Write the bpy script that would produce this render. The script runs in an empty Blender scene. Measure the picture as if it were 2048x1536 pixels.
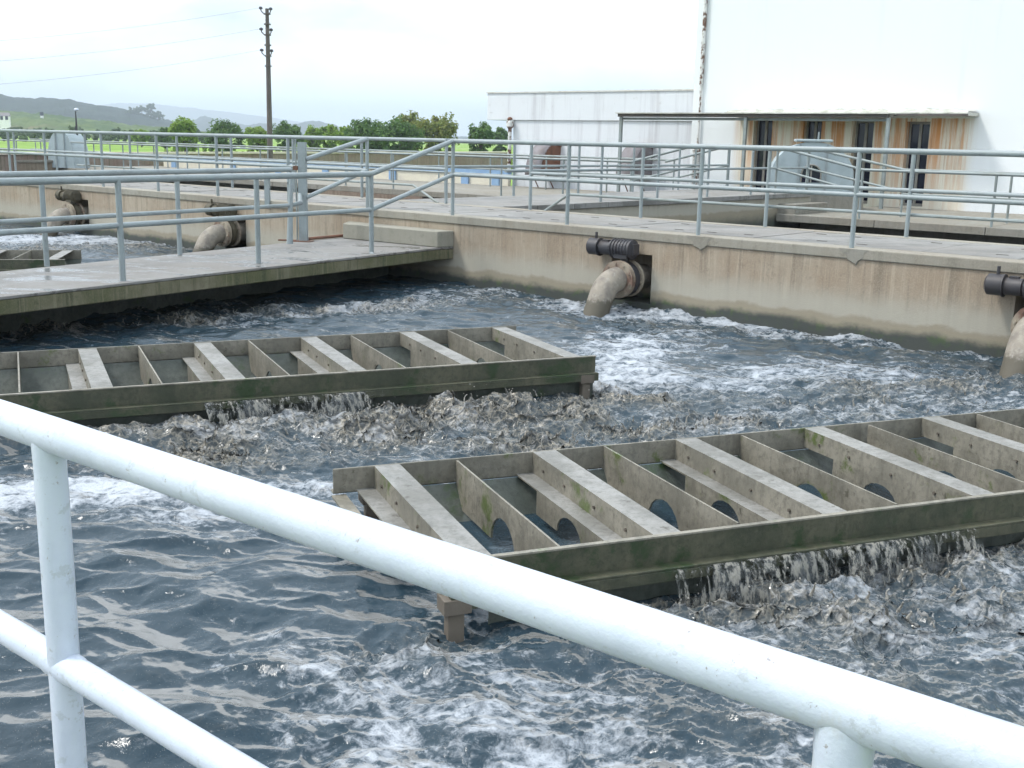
import bpy, math, random
import numpy as np
from mathutils import Matrix, Vector, Euler

random.seed(7)
rng = np.random.default_rng(11)
scene = bpy.context.scene
C = scene.collection
R = math.radians

# ------------------------------------------------------------------ camera
EYE = 1.48                       # metres above the lower walkway (z = 0)
FPX = 2230.0                     # focal length in photo pixels (photo 2048 x 1536)
PITCH = math.atan(488 / FPX)
ROLL = R(1.23)
cam_d = bpy.data.cameras.new('camera')
cam = bpy.data.objects.new('camera', cam_d)
C.objects.link(cam)
cam_d.sensor_width = 36
cam_d.lens = FPX / 2048 * 36
cam_d.clip_start = 0.05
cam_d.clip_end = 12000
cam.matrix_world = (Matrix.Translation((0, 0, EYE)) @ Euler((R(90) - PITCH, 0, 0)).to_matrix().to_4x4()
                    @ Matrix.Rotation(ROLL, 4, 'Z'))
scene.camera = cam

# ------------------------------------------------------------------ world, sun, exposure
SUN_ELEV, SUN_AZ = R(56), R(272)      # azimuth clockwise from +Y
w = bpy.data.worlds.new('World')
scene.world = w
w.use_nodes = True
nt = w.node_tree
nt.nodes.clear()
N = nt.nodes.new
out = N('ShaderNodeOutputWorld'); bg = N('ShaderNodeBackground')
sky = N('ShaderNodeTexSky'); sky.sky_type = 'NISHITA'; sky.sun_disc = False
sky.sun_elevation = SUN_ELEV; sky.sun_rotation = SUN_AZ
sky.dust_density = 2.0; sky.air_density = 1.0
tc = N('ShaderNodeTexCoord'); mp = N('ShaderNodeMapping'); mp.inputs['Scale'].default_value = (1.6, 1.6, 4.5)
mp.inputs['Location'].default_value = (0.35, 0.1, 0.0)
cn = N('ShaderNodeTexNoise'); cn.inputs['Scale'].default_value = 1.5; cn.inputs['Detail'].default_value = 6; cn.inputs['Roughness'].default_value = 0.55
cr = N('ShaderNodeValToRGB'); cr.color_ramp.elements[0].position = 0.29; cr.color_ramp.elements[1].position = 0.50
mx = N('ShaderNodeMix'); mx.data_type = 'RGBA'
mx.inputs['B'].default_value = (9.7, 10.7, 11.7, 1)
L = nt.links.new
L(tc.outputs['Generated'], mp.inputs['Vector']); L(mp.outputs['Vector'], cn.inputs['Vector'])
L(cn.outputs['Fac'], cr.inputs['Fac']); L(cr.outputs['Color'], mx.inputs['Factor'])
L(sky.outputs['Color'], mx.inputs['A']); L(mx.outputs['Result'], bg.inputs['Color'])
bg.inputs['Strength'].default_value = 0.1
L(bg.outputs['Background'], out.inputs['Surface'])

sd = bpy.data.lights.new('sun', 'SUN'); sd.energy = 2.0; sd.angle = R(12); sd.color = (1.0, 0.965, 0.91)
sun = bpy.data.objects.new('sun', sd); C.objects.link(sun)
sdir = Vector((math.sin(SUN_AZ) * math.cos(SUN_ELEV), math.cos(SUN_AZ) * math.cos(SUN_ELEV), math.sin(SUN_ELEV)))
sun.rotation_euler = sdir.to_track_quat('Z', 'Y').to_euler()

scene.view_settings.view_transform = 'Standard'
scene.view_settings.look = 'None'
scene.view_settings.exposure = 0.85
scene.view_settings.gamma = 1.0
scene.view_settings.use_curve_mapping = False
scene.cycles.max_bounces = 4
scene.cycles.diffuse_bounces = 2
scene.cycles.glossy_bounces = 3
scene.cycles.use_adaptive_sampling = True
scene.cycles.adaptive_threshold = 0.03
scene.cycles.volume_bounces = 0

# ------------------------------------------------------------------ picture <-> place
_f = np.array([0, math.cos(PITCH), -math.sin(PITCH)]); _u0 = np.array([0, math.sin(PITCH), math.cos(PITCH)])
_c, _s = math.cos(ROLL), math.sin(ROLL)
_r = _c * np.array([1., 0, 0]) + _s * _u0; _u = _c * _u0 - _s * np.array([1., 0, 0])
EYEP = np.array([0, 0, EYE])

def ray(x, y): return _f + _r * (x - 1024) / FPX - _u * (y - 768) / FPX
def P(x, y, z):                                        # survey: point at height z seen at x, y in the photo
    d = ray(x, y); return EYEP + d * ((z - EYE) / d[2])
def at_depth(x, y, d):                                 # point at forward distance d (along +Y)
    q = ray(x, y); return EYEP + q * (d / q[1])
AANG = R(-40.53)
A = np.array([math.cos(AANG), math.sin(AANG)]); B = np.array([-A[1], A[0]])
H0 = np.array([-0.9, 15.73])
def hb(s, b): return H0 + s * A + b * B                # plant grid: s along the big wall, b away from it
def s_at(px, b, z=0.0):                                # s of the grid line b seen in picture column px
    k = FPX * _r - (px - 1024) * _f
    p0 = hb(0, b); v0 = np.array([p0[0], p0[1], z - EYE]); dv = np.array([A[0], A[1], 0])
    return -(v0 @ k) / (dv @ k)
def b_at(px, s, z=0.0):
    k = FPX * _r - (px - 1024) * _f
    p0 = hb(s, 0); v0 = np.array([p0[0], p0[1], z - EYE]); dv = np.array([B[0], B[1], 0])
    return -(v0 @ k) / (dv @ k)
def on_b(px, py, b):                                   # (s, z) on the vertical plane at grid line b
    q = ray(px, py); p0 = hb(0, b)
    t = ((p0 - EYEP[:2]) @ B) / (q[:2] @ B)
    p = EYEP + q * t
    return float((p[:2] - H0) @ A), float(p[2])

# ------------------------------------------------------------------ mesh building
class MB:
    def __init__(s): s.v = []; s.f = []
    def add(s, vs, fs):
        o = len(s.v); s.v += [tuple(map(float, q)) for q in vs]; s.f += [tuple(i + o for i in q) for q in fs]; return s
    def box(s, x0, x1, y0, y1, z0, z1, M=None):
        vs = [Vector((x, y, z)) for z in (z0, z1) for y in (y0, y1) for x in (x0, x1)]
        if M is not None: vs = [M @ q for q in vs]
        return s.add(vs, [(0, 2, 3, 1), (4, 5, 7, 6), (0, 1, 5, 4), (2, 6, 7, 3), (0, 4, 6, 2), (1, 3, 7, 5)])
    def prism(s, poly, z0, z1):
        a = sum(poly[i][0] * poly[(i + 1) % len(poly)][1] - poly[(i + 1) % len(poly)][0] * poly[i][1] for i in range(len(poly)))
        poly = list(poly) if a > 0 else list(poly)[::-1]
        n = len(poly)
        vs = [(p[0], p[1], z0) for p in poly] + [(p[0], p[1], z1) for p in poly]
        fs = [tuple(range(n - 1, -1, -1)), tuple(range(n, 2 * n))] + [(i, (i + 1) % n, n + (i + 1) % n, n + i) for i in range(n)]
        return s.add(vs, fs)
    def sb(s, s0, s1, b0, b1, z0, z1):                 # box on the plant grid
        return s.prism([hb(s0, b0), hb(s1, b0), hb(s1, b1), hb(s0, b1)], z0, z1)
    def tube(s, pts, rad, n=10, cap=True):
        pts = [Vector(tuple(map(float, p))) for p in pts]
        if not isinstance(rad, (list, tuple)): rad = [rad] * len(pts)
        m = len(pts); vs = []; prev = None
        for i, p in enumerate(pts):
            t = (pts[min(i + 1, m - 1)] - pts[max(i - 1, 0)]).normalized()
            if prev is None:
                a = t.orthogonal().normalized()
            else:
                a = prev - t * prev.dot(t); a = a.normalized() if a.length > 1e-6 else t.orthogonal().normalized()
            prev = a; b = t.cross(a)
            k = 1.0
            if 0 < i < m - 1:
                c = (pts[i] - pts[i - 1]).normalized().dot((pts[i + 1] - pts[i]).normalized())
                k = 1.0 / max(0.6, math.sqrt((1 + c) / 2))
            vs += [p + (a * math.cos(2 * math.pi * j / n) + b * math.sin(2 * math.pi * j / n)) * rad[i] * k for j in range(n)]
        fs = [(i * n + j, i * n + (j + 1) % n, (i + 1) * n + (j + 1) % n, (i + 1) * n + j) for i in range(m - 1) for j in range(n)]
        if cap: fs += [tuple(range(n - 1, -1, -1)), tuple(range((m - 1) * n, m * n))]
        return s.add(vs, fs)
    def ring(s, c, axis, r0, r1, h, n=20):             # annulus of thickness h
        ax = Vector(axis).normalized(); a = ax.orthogonal().normalized(); b = ax.cross(a); c = Vector(c)
        vs = []
        for (r, t) in ((r0, -h / 2), (r1, -h / 2), (r1, h / 2), (r0, h / 2)):
            vs += [c + ax * t + (a * math.cos(2 * math.pi * j / n) + b * math.sin(2 * math.pi * j / n)) * r for j in range(n)]
        fs = [(k * n + j, k * n + (j + 1) % n, ((k + 1) % 4) * n + (j + 1) % n, ((k + 1) % 4) * n + j) for k in range(4) for j in range(n)]
        return s.add(vs, fs)
    def ball(s, c, r, nu=10, nv=6):
        rx, ry, rz = r if isinstance(r, (tuple, list)) else (r, r, r)
        vs = [(c[0], c[1], c[2] - rz)]
        for i in range(1, nv):
            t = math.pi * i / nv
            vs += [(c[0] + rx * math.sin(t) * math.cos(2 * math.pi * j / nu), c[1] + ry * math.sin(t) * math.sin(2 * math.pi * j / nu), c[2] - rz * math.cos(t)) for j in range(nu)]
        vs.append((c[0], c[1], c[2] + rz)); k = len(vs) - 1
        fs = [(0, 1 + (j + 1) % nu, 1 + j) for j in range(nu)]
        for i in range(nv - 2):
            fs += [(1 + i * nu + j, 1 + i * nu + (j + 1) % nu, 1 + (i + 1) * nu + (j + 1) % nu, 1 + (i + 1) * nu + j) for j in range(nu)]
        fs += [(k, 1 + (nv - 2) * nu + j, 1 + (nv - 2) * nu + (j + 1) % nu) for j in range(nu)]
        return s.add(vs, fs)
    def mesh(s, name, mat, smooth=False):
        me = bpy.data.meshes.new(name); me.from_pydata(s.v, [], s.f); me.materials.append(mat)
        if smooth: me.polygons.foreach_set('use_smooth', [True] * len(me.polygons))
        me.update(); return me
    def build(s, name, mat, parent=None, smooth=False, bevel=0, local=False):
        return put(name, s.mesh(name, mat, smooth), parent, bevel, local, smooth)

def put(name, me, parent=None, bevel=0, local=False, smooth=False):
    o = bpy.data.objects.new(name, me); C.objects.link(o)
    if parent is not None:
        o.parent = parent
        if not local: o.matrix_parent_inverse = wm(parent).inverted()
    if bevel:
        m = o.modifiers.new('bevel', 'BEVEL'); m.width = bevel; m.segments = 2; m.limit_method = 'ANGLE'; m.angle_limit = R(40)
    if smooth:
        o.data.set_sharp_from_angle(angle=R(38))
    return o
def wm(o):
    M = Matrix.LocRotScale(o.location, o.rotation_euler, o.scale)
    return (wm(o.parent) @ o.matrix_parent_inverse @ M) if o.parent else M
def thing(name, label, cat, loc=(0, 0, 0), rz=0, group=None):
    o = bpy.data.objects.new(name, None); C.objects.link(o); o.empty_display_size = 0.2
    o.location = tuple(map(float, loc)); o.rotation_euler = (0, 0, rz)
    return tag(o, label, cat, group)
def tag(o, label, cat=None, group=None, kind=None):
    if label: o['label'] = label
    if cat: o['category'] = cat
    if group: o['group'] = group
    if kind: o['kind'] = kind
    return o
def structure(o, label=None):
    o['kind'] = 'structure'
    if label: o['label'] = label
    return o

# ------------------------------------------------------------------ materials
class NT:
    def __init__(s, name):
        s.m = bpy.data.materials.new(name); s.m.use_nodes = True; s.t = s.m.node_tree; s.t.nodes.clear()
        s.o = s.n('ShaderNodeOutputMaterial'); s.p = s.n('ShaderNodeBsdfPrincipled'); s.l(s.p.outputs[0], s.o.inputs['Surface'])
        s._tc = None; s._geo = None
    def n(s, t, **kw):
        q = s.t.nodes.new(t)
        for k, v in kw.items(): setattr(q, k, v)
        return q
    def l(s, a, b): s.t.links.new(a, b)
    def set(s, sock, v):
        if hasattr(v, 'is_linked'): s.l(v, sock)
        elif isinstance(v, (tuple, list)) and sock.type == 'RGBA': sock.default_value = (*v[:3], 1)
        else: sock.default_value = v
    def obj(s):
        if s._tc is None: s._tc = s.n('ShaderNodeTexCoord')
        return s._tc.outputs['Object']
    def pos(s):
        if s._geo is None: s._geo = s.n('ShaderNodeNewGeometry')
        return s._geo.outputs['Position']
    def sc(s, vec, scale, loc=(0, 0, 0), rot=(0, 0, 0)):
        q = s.n('ShaderNodeMapping'); s.l(vec, q.inputs['Vector']); q.inputs['Scale'].default_value = scale
        q.inputs['Location'].default_value = loc; q.inputs['Rotation'].default_value = rot
        return q.outputs['Vector']
    def noise(s, vec, scale, detail=4, rough=0.55, dist=0.0):
        q = s.n('ShaderNodeTexNoise'); s.l(vec, q.inputs['Vector'])
        q.inputs['Scale'].default_value = scale; q.inputs['Detail'].default_value = detail; q.inputs['Roughness'].default_value = rough; q.inputs['Distortion'].default_value = dist
        return q.outputs['Fac']
    def voro(s, vec, scale, feature='F1', out='Distance', rnd=1.0):
        q = s.n('ShaderNodeTexVoronoi', feature=feature); s.l(vec, q.inputs['Vector']); q.inputs['Scale'].default_value = scale
        q.inputs['Randomness'].default_value = rnd
        return q.outputs[out]
    def ramp(s, v, a, b, lo=0.0, hi=1.0):                # smooth step from a to b
        q = s.n('ShaderNodeMapRange', interpolation_type='SMOOTHSTEP'); s.set(q.inputs['Value'], v)
        q.inputs['From Min'].default_value = a; q.inputs['From Max'].default_value = b
        q.inputs['To Min'].default_value = lo; q.inputs['To Max'].default_value = hi
        return q.outputs['Result']
    def mix(s, f, a, b):
        q = s.n('ShaderNodeMix', data_type='RGBA'); s.set(q.inputs['Factor'], f); s.set(q.inputs['A'], a); s.set(q.inputs['B'], b)
        return q.outputs['Result']
    def math(s, op, a, b=0.0, clamp=False):
        q = s.n('ShaderNodeMath', operation=op, use_clamp=clamp); s.set(q.inputs[0], a); s.set(q.inputs[1], b); return q.outputs[0]
    def xyz(s, vec):
        q = s.n('ShaderNodeSeparateXYZ'); s.l(vec, q.inputs[0]); return q.outputs
    def attr(s, name):
        q = s.n('ShaderNodeAttribute'); q.attribute_name = name; return q.outputs['Fac']
    def bump(s, h, strength=0.3, dist=0.01):
        q = s.n('ShaderNodeBump'); s.l(h, q.inputs['Height']); q.inputs['Strength'].default_value = strength; q.inputs['Distance'].default_value = dist
        s.l(q.outputs[0], s.p.inputs['Normal']); return s
    def fin(s, col=None, rough=None, metal=None, spec=None):
        if col is not None: s.set(s.p.inputs['Base Color'], col)
        if rough is not None: s.set(s.p.inputs['Roughness'], rough)
        if metal is not None: s.set(s.p.inputs['Metallic'], metal)
        if spec is not None: s.set(s.p.inputs['Specular IOR Level'], spec)
        return s.m

def concrete(name, base, dark, warm, streak=0.5, algae_z=None, rough=0.88, wet=0.0):
    t = NT(name); p = t.pos()
    big = t.noise(p, 0.9, 6, 0.68); fine = t.noise(p, 9, 6, 0.7); grit = t.noise(p, 70, 2, 0.5)
    st = t.noise(t.sc(p, (9, 9, 0.5)), 1.0, 5, 0.7); st2 = t.noise(t.sc(p, (26, 26, 1.2), loc=(3, 1, 2)), 1.0, 3, 0.6)
    col = t.mix(t.ramp(big, 0.38, 0.62), base, warm)
    if streak:
        col = t.mix(t.math('MULTIPLY', t.ramp(st, 0.47, 0.68), streak), col, dark)
        col = t.mix(t.math('MULTIPLY', t.ramp(st2, 0.54, 0.68), streak * .55), col, tuple(min(1, c * 1.3) for c in base))
    col = t.mix(t.math('MULTIPLY', t.ramp(fine, 0.52, 0.70), 0.6), col, dark)
    col = t.mix(t.math('MULTIPLY', t.ramp(grit, 0.45, 0.7), 0.25), col, tuple(min(1, c * 1.35) for c in base))
    if algae_z:
        z = t.xyz(p)[2]
        wn = t.noise(t.sc(p, (2.4, 2.4, 3)), 1.0, 7, 0.72)
        wob = t.math('ADD', z, t.math('MULTIPLY', t.math('SUBTRACT', wn, 0.5), 0.20))
        pale = t.math('MULTIPLY', t.ramp(wob, algae_z[1] + 0.42, algae_z[1] + 0.12), 0.8)
        col = t.mix(pale, col, (0.35, 0.335, 0.28))
        col = t.mix(t.math('MULTIPLY', t.ramp(wob, algae_z[1] + 0.07, algae_z[1] + 0.02), .7), col, (0.22, 0.185, 0.125))
        al = t.ramp(wob, algae_z[1], algae_z[0])
        green = t.mix(t.math('MULTIPLY', t.ramp(t.noise(p, 6, 6, 0.75), 0.5, 0.62), t.ramp(z, algae_z[0] - .12, algae_z[1])), (0.050, 0.056, 0.050), (0.055, 0.09, 0.032))
        col = t.mix(al, col, green)
    h = t.math('ADD', t.math('MULTIPLY', fine, 0.6), t.math('MULTIPLY', grit, 0.3))
    r = rough
    if wet:
        wm_ = t.ramp(t.noise(t.sc(p, (1.0, 2.2, 1), rot=(0, 0, 0.6)), 1.3, 6, 0.7, 0.6), 0.5, 0.60)
        r = t.math('SUBTRACT', rough, t.math('MULTIPLY', wm_, wet)); col = t.mix(t.math('MULTIPLY', wm_, 0.6), col, tuple(c * .55 for c in dark))
    t.bump(h, 0.4, 0.012)
    return t.fin(col, r)

M = {}
M['wall'] = concrete('basin wall concrete', (0.325, 0.275, 0.21), (0.185, 0.15, 0.11), (0.27, 0.21, 0.15), 0.8, (-0.44, -0.34))
M['coping'] = concrete('coping concrete', (0.265, 0.25, 0.21), (0.16, 0.145, 0.115), (0.235, 0.21, 0.17), 0.35)
M['deck'] = concrete('deck concrete', (0.225, 0.222, 0.212), (0.15, 0.145, 0.132), (0.20, 0.19, 0.175), 0.0, wet=0.25)
M['wetdeck'] = concrete('wet deck concrete', (0.195, 0.192, 0.184), (0.125, 0.12, 0.108), (0.17, 0.16, 0.148), 0.0, wet=0.72)
M['block'] = concrete('step concrete', (0.25, 0.24, 0.20), (0.15, 0.145, 0.115), (0.21, 0.20, 0.16), 0.2)
M['slabedge'] = concrete('mossy slab concrete', (0.15, 0.135, 0.09), (0.035, 0.042, 0.018), (0.07, 0.075, 0.032), 0.9)
M['outer'] = concrete('outer walkway concrete', (0.225, 0.215, 0.185), (0.13, 0.125, 0.10), (0.20, 0.18, 0.145), 0.4)
M['brownwall'] = concrete('weathered boundary wall', (0.23, 0.185, 0.15), (0.09, 0.095, 0.05), (0.20, 0.135, 0.11), 0.8)
M['paleconc'] = concrete('pale coping', (0.55, 0.50, 0.40), (0.35, 0.31, 0.23), (0.52, 0.47, 0.38), 0.2)

def paint(name, col, dark, rust=0.0, rough=0.42, bump=0.15, chalk=None):
    t = NT(name); p = t.pos()
    n1 = t.noise(p, 3.5, 5, 0.6); n2 = t.noise(p, 38, 4, 0.6)
    c = t.mix(t.ramp(n1, 0.4, 0.7), col, dark)
    if chalk: c = t.mix(t.math('MULTIPLY', t.ramp(n2, 0.52, 0.66), 0.5), c, chalk)
    if rust:
        rm = t.ramp(t.noise(p, 5.5, 7, 0.72), 0.70 - rust, 0.78 - rust)
        c = t.mix(rm, c, t.mix(t.ramp(n2, 0.4, 0.6), (0.16, 0.065, 0.03), (0.07, 0.045, 0.035)))
    t.bump(t.math('ADD', n2, t.math('MULTIPLY', n1, 0.6)), bump, 0.004)
    return t.fin(c, rough)
M['rail'] = paint('blue grey rail paint', (0.25, 0.288, 0.298), (0.205, 0.235, 0.24), 0.02, 0.5, chalk=(0.28, 0.31, 0.312))
M['railold'] = paint('weathered rail paint', (0.235, 0.27, 0.27), (0.19, 0.21, 0.195), 0.03, 0.55)
t = NT('white gloss paint'); p = t.pos()
n1 = t.noise(p, 5, 6, .65); n2 = t.noise(p, 150, 3, .6); n3 = t.noise(p, 22, 7, .75)
c = t.mix(t.ramp(n1, .4, .65), (0.50, 0.548, 0.635), (0.44, 0.488, 0.575))
c = t.mix(t.math('MULTIPLY', t.ramp(n3, .575, .62), .55), c, (0.36, 0.39, 0.42))
c = t.mix(t.math('MULTIPLY', t.ramp(t.noise(p, 48, 6, .75), .635, .665), .75), c, (0.22, 0.19, 0.16))
c = t.mix(t.math('MULTIPLY', t.ramp(t.noise(t.sc(p, (1, 1, .6)), 9, 5, .7, .8), .60, .70), .35), c, (0.44, 0.44, 0.42))
t.bump(t.math('ADD', n2, t.math('MULTIPLY', n3, 1.2)), .30, .0022)
M['white'] = t.fin(c, t.ramp(n3, .4, .6, .28, .42))
M['rust'] = paint('rusty iron', (0.17, 0.075, 0.045), (0.09, 0.055, 0.04), 0.1, 0.8, 0.5)
M['valve'] = paint('black valve casting', (0.028, 0.028, 0.034), (0.045, 0.038, 0.038), 0.02, 0.55, 0.3)
M['valveold'] = paint('brown mossy valve casting', (0.07, 0.06, 0.038), (0.045, 0.04, 0.025), 0.06, 0.8, 0.4)
M['galv'] = paint('grey sheet metal', (0.33, 0.39, 0.41), (0.28, 0.335, 0.35), 0.0, 0.5, 0.1)
M['pole'] = paint('tarred pole', (0.10, 0.085, 0.08), (0.13, 0.11, 0.10), 0.0, 0.85, 0.3)
M['leg'] = paint('rust brown leg', (0.115, 0.098, 0.078), (0.07, 0.06, 0.048), 0.08, 0.8, 0.8)
M['insul'] = paint('dark insulator', (0.03, 0.03, 0.04), (0.05, 0.04, 0.05), 0.0, 0.4)
M['hood'] = paint('oxidised hood metal', (0.19, 0.175, 0.185), (0.15, 0.13, 0.13), 0.06, 0.7, 0.2)
M['bluepaint'] = paint('blue wall paint', (0.20, 0.32, 0.50), (0.24, 0.36, 0.50), 0.0, 0.7)
M['cream'] = paint('cream wall paint', (0.62, 0.58, 0.47), (0.56, 0.52, 0.44), 0.0, 0.8)
M['frame'] = paint('window frame', (0.26, 0.25, 0.22), (0.2, 0.19, 0.17), 0.0, 0.6)
M['darksteel'] = paint('dark weathered steel', (0.075, 0.07, 0.065), (0.11, 0.09, 0.075), 0.05, 0.7)
M['dark'] = NT('dark void').fin((0.012, 0.012, 0.014), 0.9)
M['slot'] = NT('slot dark').fin((0.085, 0.08, 0.072), 0.9)  # dark slips laid on the slabs stand for sunken holes
t = NT('window glass'); t.fin((0.012, 0.014, 0.03), 0.08, None, 0.5); M['glass'] = t.m

def pipe_mat():
    t = NT('grouted pipe'); p = t.obj()
    n = t.noise(p, 4, 6, 0.65); f = t.noise(p, 22, 5, 0.65)
    c = t.mix(t.ramp(n, 0.35, 0.65), (0.26, 0.23, 0.185), (0.15, 0.13, 0.11))
    c = t.mix(t.math('MULTIPLY', t.ramp(f, 0.5, 0.7), 0.5), c, (0.33, 0.315, 0.28))
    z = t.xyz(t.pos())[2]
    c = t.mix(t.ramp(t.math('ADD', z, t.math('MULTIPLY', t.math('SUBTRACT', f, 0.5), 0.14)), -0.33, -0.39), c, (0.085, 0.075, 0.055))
    t.bump(f, 0.4, 0.01)
    return t.fin(c, 0.75)
M['pipe'] = pipe_mat()

def trough_mat(name, base, dark, green, amount):
    t = NT(name); p = t.pos()
    n = t.noise(p, 2.6, 7, 0.72); f = t.noise(p, 26, 5, 0.7); g = t.noise(p, 3.4, 7, 0.75); s_ = t.noise(t.sc(p, (16, 16, 2.0)), 1.0, 4, .65)
    c = t.mix(t.ramp(n, 0.38, 0.62), base, dark)
    c = t.mix(t.math('MULTIPLY', t.ramp(f, 0.46, 0.66), 0.55), c, tuple(x * 0.62 for x in dark))
    c = t.mix(t.math('MULTIPLY', t.ramp(s_, 0.52, 0.68), 0.45), c, tuple(x * 0.7 for x in dark))
    c = t.mix(t.ramp(g, 0.62 - amount, 0.72 - amount), c, green)
    c = t.mix(t.math('MULTIPLY', t.ramp(t.noise(p, 12, 6, .75), .60, .68), .75), c, (0.055, 0.05, 0.035))
    t.bump(t.math('ADD', f, t.math('MULTIPLY', n, 0.5)), 0.4, 0.006)
    return t.fin(c, t.ramp(g, 0.4, 0.7, 0.62, 0.38))
M['trough'] = trough_mat('scaled trough steel', (0.24, 0.222, 0.18), (0.15, 0.14, 0.112), (0.085, 0.11, 0.035), 0.045)
M['troughtop'] = trough_mat('sky tinted scaled flange', (0.235, 0.23, 0.215), (0.15, 0.147, 0.132), (0.11, 0.105, 0.08), -0.02)  # cool sky light painted into the upward faces of the flanges
M['mossbeam'] = trough_mat('algae covered beam', (0.078, 0.076, 0.048), (0.036, 0.042, 0.024), (0.022, 0.040, 0.014), 0.10)
M['slime_shade'] = trough_mat('slime and shade tone', (0.085, 0.095, 0.08), (0.045, 0.055, 0.045), (0.04, 0.065, 0.025), 0.06)

# ------------------------------------------------------------------ ground and basins
G = -1.0
t = NT('field grass'); p = t.pos()
gcol = t.mix(t.ramp(t.noise(p, 0.05, 6, 0.6), 0.4, 0.6), (0.16, 0.26, 0.05), (0.22, 0.33, 0.075))
gcol = t.mix(t.math('MULTIPLY', t.ramp(t.noise(t.sc(p, (0.02, 0.12, 1)), 1.0, 4, 0.6), 0.62, 0.66), 0.8), gcol, (0.42, 0.38, 0.28))
t.bump(t.noise(p, 1.6, 5, 0.7), 0.6, 0.3); M['field'] = t.fin(gcol, 0.95, None, 0.1)
structure(MB().add([(-7000, -3000, G), (7000, -3000, G), (7000, 9000, G), (-7000, 9000, G)], [(0, 1, 2, 3)]).build('ground', M['field']), 'sunlit grass field reaching from the plant to the hills')

def cells(mb, s0, s1, z0, z1, holes, b0, b1, origin=None):
    """wall from s0..s1, z0..z1 with rectangular holes (s0, s1, z0, z1); on the grid, or local when origin is 'local'"""
    ss = sorted({s0, s1, *[h[0] for h in holes], *[h[1] for h in holes]}); zs = sorted({z0, z1, *[h[2] for h in holes], *[h[3] for h in holes]})
    ss = [q for q in ss if s0 <= q <= s1]; zs = [q for q in zs if z0 <= q <= z1]
    solid = lambda i, j: 0 <= i < len(ss) - 1 and 0 <= j < len(zs) - 1 and not any(
        h[0] <= (ss[i] + ss[i + 1]) / 2 <= h[1] and h[2] <= (zs[j] + zs[j + 1]) / 2 <= h[3] for h in holes)
    def pt(s, b, z):
        if origin == 'local': return (s, b, z)
        q = hb(s, b); return (q[0], q[1], z)
    for i in range(len(ss) - 1):
        for j in range(len(zs) - 1):
            if not solid(i, j): continue
            a, c, d, e = ss[i], ss[i + 1], zs[j], zs[j + 1]
            mb.add([pt(a, b0, d), pt(c, b0, d), pt(c, b0, e), pt(a, b0, e)], [(0, 1, 2, 3)])
            mb.add([pt(a, b1, d), pt(c, b1, d), pt(c, b1, e), pt(a, b1, e)], [(3, 2, 1, 0)])
            if not solid(i - 1, j): mb.add([pt(a, b0, d), pt(a, b0, e), pt(a, b1, e), pt(a, b1, d)], [(0, 1, 2, 3)])
            if not solid(i + 1, j): mb.add([pt(c, b0, d), pt(c, b1, d), pt(c, b1, e), pt(c, b0, e)], [(0, 1, 2, 3)])
            if not solid(i, j - 1): mb.add([pt(a, b0, d), pt(a, b1, d), pt(c, b1, d), pt(c, b0, d)], [(0, 1, 2, 3)])
            if not solid(i, j + 1): mb.add([pt(a, b0, e), pt(c, b0, e), pt(c, b1, e), pt(a, b1, e)], [(0, 1, 2, 3)])
    return mb

D = 0.43                                   # upper deck height
WL = -0.52                                 # water level
PIPE_Z = on_b(1268, 556, 0.0)[1]
PIPE_S = [on_b(1262, 552, 0)[0], on_b(2092, 640, 0)[0], on_b(471, 470, 0)[0], on_b(163, 440, 0)[0]]
HOLE = 0.30
holes = [(s - HOLE, s + HOLE, PIPE_Z - 0.30, PIPE_Z + 0.30) for s in PIPE_S]
S0, S1, DW = -24.0, 13.0, 2.1

def h3(s, b, z): q = hb(s, b); return (q[0], q[1], z)

wall = thing('basin_wall', 'long beige concrete basin wall with upper walkway of pale slabs', 'wall', h3(0, 0, WL - 0.5))
cells(MB(), S0, S1, G, D - 0.115, holes, 0.0, 0.45).build('wall_face', M['wall'], wall)
MB().sb(S0, S1, 0.452, DW - 0.02, G, D - 0.115).build('wall_core', M['wall'], wall)
MB().sb(S0, S1, -0.018, 0.30, D - 0.112, D).build('coping', M['coping'], wall, bevel=0.012)
MB().sb(S0, S1, DW - 0.22, DW + 0.02, D - 0.112, D + 0.004).build('coping', M['coping'], wall, bevel=0.012)
slab_me = None; slot_me = None
k = 0
s = -17.0
while s < 12.0:
    mb = MB(); q = MB()
    if slab_me is None:
        mb.box(0.006, 0.974, 0.306, DW - 0.226, -0.11, 0); slab_me = mb.mesh('deck_slab', M['deck'])
        q.box(-0.06, 0.06, -0.012, 0.012, 0.0, 0.004); slot_me = q.mesh('lifting_slot', M['slot'])
    o = put('deck_slab', slab_me, wall, 0.008)
    zz = D + random.uniform(-0.004, 0.004)
    o.matrix_parent_inverse = wm(wall).inverted()
    o.location = h3(s, 0, zz); o.rotation_euler = (0, random.uniform(-.002, .002), AANG)
    for (a, b) in ((0.25, 0.55), (0.72, 0.62), (0.25, 1.55), (0.72, 1.5)):
        if random.random() < .35: continue
        c = put('lifting_slot', slot_me, o, local=True); c.location = (a + random.uniform(-.03, .03), b, 0.001); c.rotation_euler = (0, 0, random.uniform(-.15, .15))
    s += 0.98
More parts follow.
